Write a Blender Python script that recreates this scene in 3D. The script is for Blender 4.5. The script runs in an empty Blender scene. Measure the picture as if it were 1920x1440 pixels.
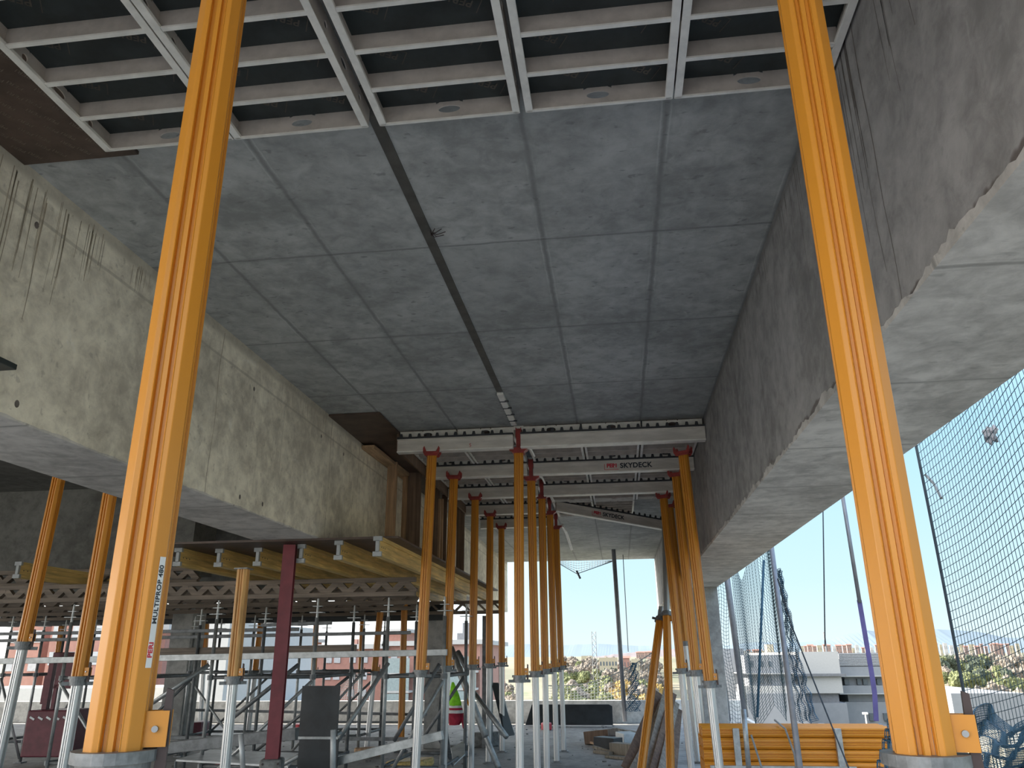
import bpy, math, random
from mathutils import Vector, Matrix, noise
random.seed(7)
R = math.radians
sc = bpy.context.scene
COL = sc.collection
PI = math.pi

# ------------------------------------------------------------------ camera
YAW, PITCH, ROLL, FPX, CH = -0.127474674, 0.336634770, -0.00896917324, 1462.08, 1.58
fw = Vector((math.sin(YAW)*math.cos(PITCH), math.cos(YAW)*math.cos(PITCH), math.sin(PITCH)))
r0 = Vector((math.cos(YAW), -math.sin(YAW), 0)); u0 = r0.cross(fw)
rt = r0*math.cos(ROLL) + u0*math.sin(ROLL)
up = -r0*math.sin(ROLL) + u0*math.cos(ROLL)
GZ = -14.0
CP = Vector((0, 0, CH))
cam = bpy.data.cameras.new('camera'); co = bpy.data.objects.new('camera', cam); COL.objects.link(co)
M = Matrix.Identity(4)
for i in range(3):
    M[i][0] = rt[i]; M[i][1] = up[i]; M[i][2] = -fw[i]; M[i][3] = CP[i]
co.matrix_world = M
cam.sensor_fit = 'HORIZONTAL'; cam.sensor_width = 36.0; cam.lens = FPX/1920*36.0
cam.clip_start = 0.05; cam.clip_end = 20000
sc.camera = co

# measured points of the place: the survey ray of a photo point met with a plane
def ray(x, y): return fw + rt*((x-960)/FPX) - up*((y-720)/FPX)
def aY(x, y, Y): d = ray(x, y); return CP + d*(Y/d.y)
def aZ(x, y, Z): d = ray(x, y); return CP + d*((Z-CH)/d.z)
def aX(x, y, X): d = ray(x, y); return CP + d*(X/d.x)

# ------------------------------------------------------------------ materials
class NT:
    def __init__(s, name):
        s.m = bpy.data.materials.new(name); s.m.use_nodes = True
        s.t = s.m.node_tree; s.b = s.t.nodes['Principled BSDF']
    def n(s, typ, **kw):
        nd = s.t.nodes.new(typ)
        for k, v in kw.items():
            if k.startswith('i_'):
                key = k[2:]; key = int(key) if key.isdigit() else key.replace('_', ' ')
                if isinstance(v, bpy.types.NodeSocket): s.t.links.new(v, nd.inputs[key])
                else: nd.inputs[key].default_value = v
            else: setattr(nd, k, v)
        return nd
    def math(s, op, a, b=0.0, c=None, clamp=False):
        nd = s.n('ShaderNodeMath', operation=op, use_clamp=clamp)
        for i, v in enumerate((a, b) if c is None else (a, b, c)):
            if isinstance(v, bpy.types.NodeSocket): s.t.links.new(v, nd.inputs[i])
            else: nd.inputs[i].default_value = v
        return nd.outputs[0]
    def ramp(s, v, a, b, x=0.0, y=1.0):
        nd = s.n('ShaderNodeMapRange', interpolation_type='SMOOTHSTEP')
        s.t.links.new(v, nd.inputs[0])
        for i, q in zip((1, 2, 3, 4), (a, b, x, y)): nd.inputs[i].default_value = q
        return nd.outputs[0]
    def mix(s, f, a, b, mode='MIX'):
        nd = s.n('ShaderNodeMix', data_type='RGBA', blend_type=mode)
        for i, v in ((0, f), (6, a), (7, b)):
            if isinstance(v, bpy.types.NodeSocket): s.t.links.new(v, nd.inputs[i])
            elif i == 0: nd.inputs[i].default_value = v
            else: nd.inputs[i].default_value = (*v[:3], 1)
        return nd.outputs[2]
    def noise(s, vec, scale, detail=4.0, rough=0.55, dist=0.0, out=0):
        nd = s.n('ShaderNodeTexNoise', i_Scale=scale, i_Detail=detail, i_Roughness=rough, i_Distortion=dist)
        s.t.links.new(vec, nd.inputs['Vector']); return nd.outputs[out]
    def vscale(s, vec, sx, sy, sz):
        nd = s.n('ShaderNodeVectorMath', operation='MULTIPLY'); s.t.links.new(vec, nd.inputs[0])
        nd.inputs[1].default_value = (sx, sy, sz); return nd.outputs[0]
    def set(s, k, v):
        if isinstance(v, bpy.types.NodeSocket): s.t.links.new(v, s.b.inputs[k])
        else: s.b.inputs[k].default_value = v
    def bump(s, h, strength=0.2, dist=0.01):
        nd = s.n('ShaderNodeBump', i_Strength=strength, i_Distance=dist); s.t.links.new(h, nd.inputs['Height'])
        s.t.links.new(nd.outputs[0], s.b.inputs['Normal'])
def lin(r, g, b):
    f = lambda c: (c/255/12.92) if c/255 <= 0.04045 else ((c/255+0.055)/1.055)**2.4
    return (f(r), f(g), f(b))

def simple(name, col, rough=0.6, metal=0.0, var=0.12, scale=8.0, bump=0.0, stretch=(1, 1, 1), spec=0.5, coord='obj'):
    q = NT(name)
    if coord == 'obj': vec = q.n('ShaderNodeTexCoord').outputs['Object']
    else: vec = q.n('ShaderNodeNewGeometry').outputs['Position']
    v2 = q.vscale(vec, *stretch)
    nz = q.noise(v2, scale, 6.0, 0.6)
    f = q.ramp(nz, 0.3, 0.7)
    c = q.mix(f, [k*(1-var) for k in col], [min(1, k*(1+var)) for k in col])
    q.set('Base Color', c); q.set('Roughness', rough); q.set('Metallic', metal)
    q.set('Specular IOR Level', spec)
    if bump: q.bump(nz, bump, 0.01)
    return q.m

def concrete(name, base, jx=None, jy=None, jz=None, streak=None, spots=1.0, cells=False, rough=0.85, groove=None, patch=None, planks=None):
    q = NT(name)
    pos = q.n('ShaderNodeNewGeometry').outputs['Position']
    xyz = q.n('ShaderNodeSeparateXYZ'); q.t.links.new(pos, xyz.inputs[0])
    n1 = q.noise(pos, 0.9, 6, 0.6, 0.4); n2 = q.noise(pos, 7.0, 8, 0.65, 0.3)
    n3 = q.noise(q.vscale(pos, 0.5, 1.6, 1.2), 5.0, 6, 0.7, 0.6)
    f = q.math('ADD', q.math('MULTIPLY', n1, 0.5), q.math('MULTIPLY', n2, 0.5))
    c = q.mix(q.ramp(f, 0.34, 0.66), [k*0.62 for k in base], [min(1, k*1.22) for k in base])
    if spots:
        sp = q.noise(q.vscale(pos, 0.55, 1.0, 1.0), 17.0, 3, 0.5, 0.3)
        c = q.mix(q.math('MULTIPLY', q.ramp(sp, 0.63, 0.72), 0.6*spots), c, [k*0.4 for k in base])
        c = q.mix(q.math('MULTIPLY', q.ramp(n3, 0.58, 0.75), 0.35), c, [k*0.6 for k in base])
        pale = q.noise(pos, 3.1, 7, 0.7, 1.0)
        c = q.mix(q.math('MULTIPLY', q.ramp(pale, 0.6, 0.72), 0.3), c, [min(1, k*1.5) for k in base])
    wob = q.math('MULTIPLY', q.math('SUBTRACT', q.noise(pos, 6.0, 5, 0.7), 0.5), 0.03)
    if cells:
        cx = q.math('FLOOR', q.math('DIVIDE', q.math('SUBTRACT', xyz.outputs[0], jx[0]), jx[1]))
        cy = q.math('FLOOR', q.math('DIVIDE', q.math('SUBTRACT', xyz.outputs[1], jy[0]), jy[1]))
        cb = q.n('ShaderNodeCombineXYZ'); q.t.links.new(cx, cb.inputs[0]); q.t.links.new(cy, cb.inputs[1])
        wn = q.n('ShaderNodeTexWhiteNoise', noise_dimensions='2D'); q.t.links.new(cb.outputs[0], wn.inputs[0])
        c = q.mix(q.math('MULTIPLY', wn.outputs[0], 0.3), c, [k*0.55 for k in base])
    h = n2
    for ax, j, w in ((0, jx, 0.011), (1, jy, 0.009), (2, jz, 0.008)):
        if not j: continue
        d = q.math('SUBTRACT', xyz.outputs[ax], j[0]-j[1]*60)
        d = q.math('MODULO', q.math('ADD', d, wob), j[1])
        d = q.math('MINIMUM', d, q.math('SUBTRACT', j[1], d))
        l = q.ramp(d, w*0.2, w*1.9, 1.0, 0.0)
        l2 = q.ramp(d, w, w*5, 1.0, 0.0)
        br = q.ramp(n2, 0.35, 0.5, 0.45, 1.0)
        c = q.mix(q.math('MULTIPLY', q.math('MULTIPLY', l2, 0.3), br), c, [k*0.5 for k in base])
        c = q.mix(q.math('MULTIPLY', q.math('MULTIPLY', l, 0.5), br), c, [k*0.34 for k in base])
        hl = q.math('MULTIPLY', q.ramp(q.math('ABSOLUTE', q.math('SUBTRACT', d, w*2.2)), 0.0, w*0.8, 1.0, 0.0), q.ramp(n1, 0.45, 0.6))
        c = q.mix(q.math('MULTIPLY', hl, 0.35), c, [min(1, k*1.5) for k in base])
    if groove is not None:
        d = q.math('ABSOLUTE', q.math('SUBTRACT', q.math('ADD', xyz.outputs[2], q.math('MULTIPLY', wob, 0.3)), groove))
        c = q.mix(q.math('MULTIPLY', q.ramp(d, 0.006, 0.016, 1.0, 0.0), 0.45), c, [k*0.45 for k in base])
    if streak:
        z1, amt, dens = streak
        st = q.noise(q.vscale(pos, 1.0, dens, 0.35), 1.0, 3, 0.75, 0.0)
        ln = q.noise(q.vscale(pos, 1.0, dens*0.35, 0.0), 1.0, 3, 0.6)
        ln2 = q.noise(q.vscale(pos, 1.0, 0.75, 0.0), 1.0, 2, 0.5)
        lim = q.math('MULTIPLY', q.math('MULTIPLY', ln, ln2), -4.4)
        dz = q.math('SUBTRACT', q.math('ADD', xyz.outputs[2], -z1), lim)
        msk = q.math('MULTIPLY', q.ramp(dz, -0.08, 0.25), q.ramp(st, 0.60, 0.66))
        msk = q.math('MULTIPLY', msk, q.ramp(ln2, 0.44, 0.56))
        c = q.mix(q.math('MULTIPLY', msk, amt), c, [k*0.22 for k in base])
        edge = q.math('ADD', xyz.outputs[2], q.math('MULTIPLY', n2, 0.16))
        c = q.mix(q.math('MULTIPLY', q.ramp(edge, z1+0.02, z1+0.08), 0.5), c, [k*0.35 for k in base])
    if patch:
        z0, col = patch
        pn = q.noise(q.vscale(pos, 1, 1.1, 0.9), 2.2, 4, 0.6)
        dz = q.math('SUBTRACT', q.math('SUBTRACT', xyz.outputs[2], z0), q.math('MULTIPLY', pn, 0.30))
        yy = q.ramp(xyz.outputs[1], 3.0, 6.5, 1.0, 0.25)
        ins = q.ramp(dz, 0.0, 0.02, 1.0, 0.0)
        rim = q.math('MULTIPLY', ins, q.ramp(dz, -0.05, -0.015, 0.0, 1.0))
        c = q.mix(q.math('MULTIPLY', q.math('MULTIPLY', ins, yy), 0.35), c, col)
        c = q.mix(q.math('MULTIPLY', q.math('MULTIPLY', rim, yy), 0.6), c, [k*0.5 for k in col])
    q.set('Base Color', c); q.set('Roughness', rough); q.set('Specular IOR Level', 0.25)
    q.bump(q.math('ADD', n2, q.math('MULTIPLY', n1, 0.6)), 0.25, 0.02)
    return q.m

def wood(name, col, axis=1, rough=0.7):
    q = NT(name); o = q.n('ShaderNodeTexCoord').outputs['Object']
    s = [22.0]*3; s[axis] = 1.2
    g = q.noise(q.vscale(o, *s), 1.0, 6, 0.65, 0.8); g2 = q.noise(o, 2.0, 4)
    c = q.mix(q.ramp(g, 0.3, 0.7), [k*0.62 for k in col], [min(1, k*1.25) for k in col])
    c = q.mix(q.math('MULTIPLY', q.ramp(g2, 0.4, 0.7), 0.4), c, [k*0.55 for k in col])
    q.set('Base Color', c); q.set('Roughness', rough); q.bump(g, 0.15, 0.004); return q.m

MT = {}
MT['slab'] = concrete('slab_concrete', (0.44, 0.45, 0.445), jx=(1.12, 0.745), jy=(4.62, 1.49), cells=True)
MT['lbeam'] = concrete('beam_concrete_lit', (0.84, 0.775, 0.67), groove=3.975, streak=(4.18, 0.25, 26.0), spots=0.6)  # same concrete as the right beam; warm side light is put into the base
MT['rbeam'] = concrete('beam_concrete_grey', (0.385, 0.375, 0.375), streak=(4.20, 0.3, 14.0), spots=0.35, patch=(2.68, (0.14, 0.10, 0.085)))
MT['soffit'] = concrete('soffit_concrete', (0.60, 0.575, 0.55), jy=(2.52, 1.23), spots=0.6)
MT['conc'] = concrete('plain_concrete', (0.36, 0.37, 0.36), spots=0.5)
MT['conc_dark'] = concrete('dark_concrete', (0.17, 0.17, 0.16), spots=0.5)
MT['column'] = concrete('column_concrete', (0.42, 0.42, 0.41), spots=0.3)
MT['floor'] = concrete('floor_concrete', (0.40, 0.395, 0.385), spots=1.0, rough=0.75)
MT['parapet'] = concrete('parapet_render', (0.80, 0.79, 0.77), spots=0.4)
MT['orange'] = simple('orange_paint', (0.62, 0.25, 0.024), 0.34, var=0.025, scale=3.0, stretch=(6, 6, 0.6))
MT['orange_worn'] = simple('worn_orange_paint', (0.62, 0.34, 0.12), 0.5, var=0.3, scale=4.0, stretch=(6, 6, 0.6))
MT['alu'] = simple('mill_aluminium', (0.62, 0.63, 0.64), 0.38, 0.75, 0.10, 4.0, stretch=(8, 8, 0.5))
MT['nut'] = simple('cast_grey_metal', (0.20, 0.21, 0.22), 0.5, 0.5, 0.25, 30.0, bump=0.1)
MT['red'] = simple('red_head_paint', (0.30, 0.035, 0.03), 0.5, var=0.3, scale=20.0)
MT['redsteel'] = simple('oxide_red_steel', (0.19, 0.028, 0.040), 0.42, var=0.15, scale=5.0)
MT['frame'] = simple('dirty_panel_aluminium', (0.50, 0.455, 0.42), 0.55, 0.15, 0.18, 6.0, bump=0.1)
MT['beamalu'] = simple('main_beam_aluminium', (0.64, 0.60, 0.555), 0.5, 0.15, 0.14, 5.0, stretch=(0.6, 3, 3))
MT['flange'] = simple('pale_flange_aluminium', (0.86, 0.84, 0.80), 0.45, 0.2, 0.1, 8.0)
MT['blackply'] = simple('black_green_film_ply', (0.026, 0.034, 0.036), 0.45, var=0.35, scale=6.0)
MT['print'] = simple('faint_ply_print', (0.10, 0.085, 0.07), 0.6, var=0.25, scale=18.0)
MT['brownply'] = simple('brown_film_ply', (0.085, 0.055, 0.043), 0.5, var=0.3, scale=5.0, bump=0.05)
MT['brownprint'] = simple('brown_ply_print', (0.16, 0.125, 0.10), 0.6, var=0.2, scale=18.0)
MT['comb'] = simple('black_comb_plastic', (0.03, 0.032, 0.038), 0.55)
MT['strip'] = simple('grey_cover_strip', (0.085, 0.08, 0.072), 0.6, var=0.2)
MT['timber'] = wood('raw_timber', (0.50, 0.32, 0.19), 2)
MT['timber_y'] = wood('raw_timber_long', (0.52, 0.35, 0.21), 1)
MT['timber_grey'] = wood('weathered_timber', (0.33, 0.29, 0.24), 2)
MT['brownboard'] = wood('brown_shutter_board', (0.20, 0.13, 0.09), 2)
MT['yellow'] = wood('yellow_girder_wood', (0.78, 0.55, 0.20), 1, 0.55)
MT['truss'] = wood('grey_truss_wood', (0.23, 0.185, 0.15), 0)
MT['cap'] = simple('grey_end_cap', (0.38, 0.40, 0.41), 0.5)
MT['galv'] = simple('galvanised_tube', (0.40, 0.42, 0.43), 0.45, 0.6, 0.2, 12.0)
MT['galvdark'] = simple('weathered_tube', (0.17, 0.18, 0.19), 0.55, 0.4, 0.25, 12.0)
MT['paleplate'] = simple('pale_metal_sheet', (0.55, 0.58, 0.60), 0.5, 0.3, 0.15, 6.0)
MT['blackboard'] = simple('black_film_board', (0.028, 0.033, 0.038), 0.5, var=0.3, scale=4.0)
MT['netmat'] = simple('dark_net_cord', (0.05, 0.09, 0.11), 0.8)
MT['netblue'] = simple('blue_net_cord', (0.04, 0.11, 0.18), 0.8)
MT['rope'] = simple('border_rope', (0.04, 0.055, 0.075), 0.8)
MT['ropegrey'] = simple('grey_rope', (0.25, 0.27, 0.28), 0.8)
MT['purple'] = simple('purple_lifting_strap', (0.13, 0.11, 0.30), 0.8)
MT['pole'] = simple('net_pole_hazed', (0.24, 0.25, 0.28), 0.5, 0.3)  # base grey lightened to stand for haze over the poles
MT['hivis'] = simple('fluorescent_green_fabric', (0.30, 0.80, 0.03), 0.8, var=0.2, scale=14.0, bump=0.3)
MT['hired'] = simple('red_fabric', (0.38, 0.02, 0.05), 0.8, var=0.2, scale=14.0)
MT['reflect'] = simple('silver_reflective_tape', (0.75, 0.76, 0.74), 0.4)
MT['wedge'] = simple('dark_wedge_steel', (0.07, 0.05, 0.05), 0.5, 0.4)
MT['white'] = simple('white_sticker', (0.72, 0.72, 0.72), 0.5, var=0.04)
MT['ink'] = simple('dark_ink', (0.02, 0.025, 0.035), 0.5)
MT['redink'] = simple('red_ink', (0.55, 0.03, 0.05), 0.5)
MT['bolt'] = simple('zinc_bolt', (0.3, 0.31, 0.33), 0.4, 0.9)
MT['rubble'] = simple('grey_rubble', (0.20, 0.20, 0.195), 0.9, var=0.4, scale=12, bump=0.4)
MT['darkred'] = simple('dark_red_skip_paint', (0.13, 0.02, 0.035), 0.5, var=0.2)
MT['olivepipe'] = simple('olive_wrap', (0.16, 0.17, 0.06), 0.7)

# ------------------------------------------------------------------ mesh helpers
class MB:
    def __init__(s): s.v = []; s.f = []; s.x = Matrix.Identity(4)
    def add(s, vs, fs):
        b = len(s.v); s.v += [tuple(s.x @ Vector(p)) for p in vs]; s.f += [tuple(b+i for i in f) for f in fs]; return s
    def box(s, x0, x1, y0, y1, z0, z1):
        return s.add([(x0,y0,z0),(x1,y0,z0),(x1,y1,z0),(x0,y1,z0),(x0,y0,z1),(x1,y0,z1),(x1,y1,z1),(x0,y1,z1)],
                     [(0,3,2,1),(4,5,6,7),(0,1,5,4),(1,2,6,5),(2,3,7,6),(3,0,4,7)])
    def bar(s, a, b, w, h, upv=(0, 0, 1)):
        a, b = Vector(a), Vector(b); d = (b-a).normalized(); U = Vector(upv)
        sd = d.cross(U)
        if sd.length < 1e-4: sd = d.cross(Vector((0, 1, 0)))
        sd.normalize(); U = sd.cross(d); sd *= w/2; U = U*h/2
        return s.add([a-sd-U, a+sd-U, a+sd+U, a-sd+U, b-sd-U, b+sd-U, b+sd+U, b-sd+U],
                     [(0,1,2,3),(4,7,6,5),(0,4,5,1),(1,5,6,2),(2,6,7,3),(3,7,4,0)])
    def path(s, pts, r, n=8, cap=True):
        pts = [Vector(p) for p in pts]; rings = []; prev = None
        vs = []; fs = []
        for i, p in enumerate(pts):
            d = (pts[min(i+1, len(pts)-1)] - pts[max(i-1, 0)]).normalized()
            if prev is None:
                a = d.cross(Vector((0, 0, 1)) if abs(d.z) < 0.9 else Vector((1, 0, 0))).normalized()
            else: a = (prev - d*prev.dot(d)).normalized()
            prev = a; b = d.cross(a); rr = r[i] if isinstance(r, (list, tuple)) else r
            for k in range(n):
                t = 2*PI*k/n; vs.append(p + a*math.cos(t)*rr + b*math.sin(t)*rr)
        m = len(pts)
        for i in range(m-1):
            for k in range(n):
                fs.append((i*n+k, i*n+(k+1) % n, (i+1)*n+(k+1) % n, (i+1)*n+k))
        if cap: fs.append(tuple(reversed(range(n)))); fs.append(tuple((m-1)*n+k for k in range(n)))
        return s.add(vs, fs)
    def tube(s, a, b, r, n=10): return s.path([a, b], r, n)
    def prism(s, poly, z0, z1, ends=True):
        n = len(poly); vs = [(x, y, z0) for x, y in poly] + [(x, y, z1) for x, y in poly]
        fs = [(i, (i+1) % n, n+(i+1) % n, n+i) for i in range(n)]
        if ends: fs += [tuple(reversed(range(n))), tuple(range(n, 2*n))]
        return s.add(vs, fs)
    def poly(s, pts, t=None, nrm=None):
        pts = [Vector(p) for p in pts]; n = len(pts)
        if t is None: return s.add(pts, [tuple(range(n))])
        N = Vector(nrm)*t
        return s.add(pts+[p+N for p in pts], [tuple(reversed(range(n))), tuple(range(n, 2*n))]+[(i, (i+1) % n, n+(i+1) % n, n+i) for i in range(n)])
    def holed(s, L, H, T, holes, o=(0, 0, 0), ax=(1, 0, 0), upv=(0, 0, 1)):
        # plate L long, H high, T thick with oval holes [(centre, zc, rx, rz)]
        ax = Vector(ax); U = Vector(upv); N = ax.cross(U); o = Vector(o)
        P = lambda a, b, t: o + ax*a + U*b + N*t
        cur = 0.0
        def solid(a, b):
            if b-a < 1e-5: return
            s.add([P(a,0,0),P(b,0,0),P(b,H,0),P(a,H,0),P(a,0,T),P(b,0,T),P(b,H,T),P(a,H,T)],
                  [(0,3,2,1),(4,5,6,7),(0,1,5,4),(2,3,7,6),(0,4,7,3),(1,2,6,5)])
        for (c, zc, rx, rz) in holes:
            m = rx*1.25; solid(cur, c-m); n = 20; vs = []
            for t in (0, T):
                for k in range(n):
                    a = 2*PI*k/n; ca, sa = math.cos(a), math.sin(a)
                    vs.append(P(c+rx*ca, zc+rz*sa, t))
                for k in range(n):
                    a = 2*PI*k/n; ca, sa = math.cos(a), math.sin(a)
                    q = 1/max(abs(ca), abs(sa)); ex = m*ca*q; ez = sa*q
                    vs.append(P(c+ex, zc + (H-zc)*ez if ez > 0 else zc + zc*ez, t))
            fs = []
            for k in range(n):
                k2 = (k+1) % n
                fs += [(k, k2, n+k2, n+k), (2*n+k, 3*n+k, 3*n+k2, 2*n+k2), (k, 2*n+k, 2*n+k2, k2)]
                if abs(math.sin(2*PI*(k+.5)/n)) > 0.7: fs.append((n+k, n+k2, 3*n+k2, 3*n+k))
            s.add(vs, fs); cur = c+m
        solid(cur, L); return s
    def build(s, name, m, parent=None, smooth=False, bevel=0.0):
        me = bpy.data.meshes.new(name); me.from_pydata(s.v, [], s.f); me.update()
        me.materials.append(MT[m] if isinstance(m, str) else m)
        if smooth:
            for p in me.polygons: p.use_smooth = True
        o = bpy.data.objects.new(name, me); COL.objects.link(o)
        if parent: o.parent = parent
        if bevel:
            md = o.modifiers.new('bevel', 'BEVEL'); md.width = bevel; md.segments = 2; md.limit_method = 'ANGLE'
        return o
def tag(o, label=None, cat=None, group=None, kind=None):
    if label: o['label'] = label
    if cat: o['category'] = cat
    if group: o['group'] = group
    if kind: o['kind'] = kind
    return o
def struct(mb, name, m, label=None):
    o = mb.build(name, m); o['kind'] = 'structure'
    if label: o['label'] = label; o['category'] = name.split('_')[0]
    return o
def empty(name, loc=(0, 0, 0), rz=0.0, label=None, cat=None, group=None):
    o = bpy.data.objects.new(name, None); COL.objects.link(o); o.location = loc; o.rotation_euler = (0, 0, rz)
    o.empty_display_size = 0.1
    return tag(o, label, cat, group)
def copy_tree(o, parent=None):
    c = o.copy(); COL.objects.link(c)
    if parent: c.parent = parent
    for ch in list(o.children): copy_tree(ch, c)
    return c
def text(s, size, m, parent, mat, name='lettering', depth=0.0015, align='CENTER', bold=0.0, squeeze=1.0):
    cu = bpy.data.curves.new(name, 'FONT'); cu.body = s; cu.size = size; cu.extrude = depth; cu.align_x = align; cu.align_y = 'CENTER'
    cu.offset = bold; cu.space_character = 1.05
    t = bpy.data.objects.new('tmp', cu); COL.objects.link(t)
    dg = bpy.context.evaluated_depsgraph_get(); dg.update()
    me = bpy.data.meshes.new_from_object(t.evaluated_get(dg)); bpy.data.objects.remove(t)
    me.materials.clear(); me.materials.append(MT[m]); me.transform(mat @ Matrix.Diagonal((squeeze, 1, 1, 1)))
    o = bpy.data.objects.new(name, me); COL.objects.link(o)
    if parent: o.parent = parent
    return o
def frame(o, x, y):     # matrix from local x, y axes
    x = Vector(x).normalized(); y = Vector(y).normalized(); z = x.cross(y); M = Matrix.Identity(4); o = Vector(o)
    for i in range(3): M[i][0] = x[i]; M[i][1] = y[i]; M[i][2] = z[i]; M[i][3] = o[i]
    return M
def nrandom(i, k=0): return noise.noise(Vector((i*1.37+k*7.1, k*3.3+0.5, i*0.71)))

# ================================================================== SETTING
ZC, ZB = 4.23, 2.81          # slab soffit, beam soffit
LX, LXO, RX, RXO = -3.18, -3.90, 1.12, 1.90
YE = 23.35
# floor
b = MB(); b.box(-30, 3.05, -14, 21.6, -0.30, 0.0); struct(b, 'floor', 'floor')
b = MB(); b.box(-29.5, 2.6, -13.5, 21.2, -14.0, -0.30); struct(b, 'wall_lower', 'parapet')
b = MB(); b.box(-30, 3.05, 21.35, 21.6, 0.0, 0.52); struct(b, 'trim_1', 'parapet')
# ceilings (upper slab between beams)
b = MB(); b.box(LXO-0.0, RXO, -2.2, YE, ZC, ZC+0.30); struct(b, 'ceiling', 'slab')
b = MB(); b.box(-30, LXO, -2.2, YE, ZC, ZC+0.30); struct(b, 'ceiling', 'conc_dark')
# left and right deep beams
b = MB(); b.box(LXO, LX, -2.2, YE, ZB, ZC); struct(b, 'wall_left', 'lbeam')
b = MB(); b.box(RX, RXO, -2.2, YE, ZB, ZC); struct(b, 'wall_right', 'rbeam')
# thin slurry skins on the two beam soffits, edges torn where grout leaked
def skin(name, x_in, x_out, m, sgn, amp):
    b = MB(); n = 700; vs = []; fs = []; ys = [-2 + (YE+1.9)*i/n for i in range(n+1)]
    for i, y in enumerate(ys):
        j = noise.noise(Vector((y*3.1, 2.2, 0)))*0.5 + noise.noise(Vector((y*11, 5.2, 0)))*0.35 + noise.noise(Vector((y*37, 1.2, 0)))*0.3
        e = max(0.0, amp*(0.35 + j))
        vs += [(x_out, y, ZB-0.004), (x_in, y, ZB-0.004), (x_in+sgn*0.004, y, ZB+e), (x_in, y, ZB+e)]
    for i in range(n):
        a = i*4; c = a+4; fs += [(a, a+1, c+1, c), (a+1, a+2, c+2, c+1), (a+2, a+3, c+3, c+2)]
    b.add(vs, fs); return struct(b, name, m)
skin('trim_2', RX, RXO, 'soffit', -1, 0.075)
skin('trim_3', LX, LXO, 'soffit', 1, 0.02)
# grout drips and board joints on the beam faces: thin stains standing just proud of the concrete
def drips(name, X, sgn, items, m):
    b = MB()
    for (y, z1, z0, w) in items:
        n = 10; pts = []
        for i in range(n+1):
            f = i/n; z = z1+(z0-z1)*f; ww = w*(1-0.55*f)*(0.7+0.6*abs(noise.noise(Vector((y*31, z*9, 1))))); yy = y+0.010*noise.noise(Vector((y*7, z*2.2, 3)))*abs(z1-z0)*2
            pts.append((yy, z, ww))
        vs = []; fs = []
        for (yy, z, ww) in pts: vs += [(X+sgn*0.0008, yy-ww/2, z), (X+sgn*0.0008, yy+ww/2, z)]
        for i in range(n): a = 2*i; fs.append((a, a+1, a+3, a+2))
        b.add(vs, fs)
    return struct(b, name, m)
MT['stain'] = simple('grout_stain', (0.38, 0.33, 0.26), 0.9, var=0.3, coord='w')
MT['stain2'] = simple('dark_grout_stain', (0.17, 0.15, 0.14), 0.9, var=0.3, coord='w')
rd = random.Random(3); it = []
for (ya, yb, n, la, lb) in ((3.0, 3.35, 9, .3, .8), (3.4, 3.75, 14, .2, .65), (3.85, 4.1, 10, .15, .4), (4.4, 4.75, 12, .06, .22), (4.75, 5.4, 10, .03, .12), (7.2, 8.3, 22, .04, .22), (9.3, 9.8, 6, .1, .5)):
    for k in range(n):
        z1 = 4.19 - rd.uniform(0, .06); it.append((rd.uniform(ya, yb), z1, z1-rd.uniform(la, lb), rd.uniform(.004, .010)))
it += [(3.56, 4.1, 3.36, .012), (3.33, 4.1, 3.5, .010), (3.97, 4.2, 3.80, .012)]
it += [(5.72, 4.19, 2.82, .012), (8.36, 4.2, 2.82, .013), (9.37, 4.15, 3.4, .010), (9.05, 4.15, 3.5, .006)]
drips('trim_5', LX, 1, it, 'stain')
it = []
for (ya, yb, n, la, lb) in ((2.2, 2.8, 8, .2, .7), (2.8, 3.3, 12, .3, .9), (3.5, 4.6, 16, .08, .4), (4.6, 7.5, 34, .04, .22), (7.5, 9.5, 14, .1, .6)):
    for k in range(n):
        z1 = 4.21 - rd.uniform(0, .05); it.append((rd.uniform(ya, yb), z1, z1-rd.uniform(la, lb), rd.uniform(.004, .012)))
it += [(2.83, 4.2, 2.84, .011), (2.93, 4.15, 3.0, .008), (3.05, 4.1, 3.2, .007), (5.54, 4.0, 2.82, .009), (8.0, 4.0, 2.85, .007), (3.97, 4.2, 3.4, .008)]
for k in range(12): y = rd.uniform(2.3, 9); it.append((y, 2.86, 2.80, .012))
drips('trim_6', RX, -1, it, 'stain2')
# tie holes
b = MB()
for (y, z) in ((3.52, 3.93), (6.35, 3.90), (8.05, 3.92), (8.8, 3.90), (3.65, 2.90), (6.3, 2.90), (6.75, 2.92)):
    n = 10; b.add([(LX+0.001, y+.018*math.cos(2*PI*k/n), z+.022*math.sin(2*PI*k/n)) for k in range(n)], [tuple(range(n))])
struct(b, 'trim_7', 'stain2')
# cover strip in the ceiling
b = MB(); b.box(-1.155, -1.09, 3.0, 7.72, ZC-0.006, ZC+0.01); struct(b, 'trim_4', 'strip')
# cross beam and dark bay at the left
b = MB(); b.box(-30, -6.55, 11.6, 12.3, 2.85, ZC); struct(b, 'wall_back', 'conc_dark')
b = MB(); b.box(-30, -5.2, 16.5, 17.1, 2.81, ZC); struct(b, 'wall_far', 'conc')
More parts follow.
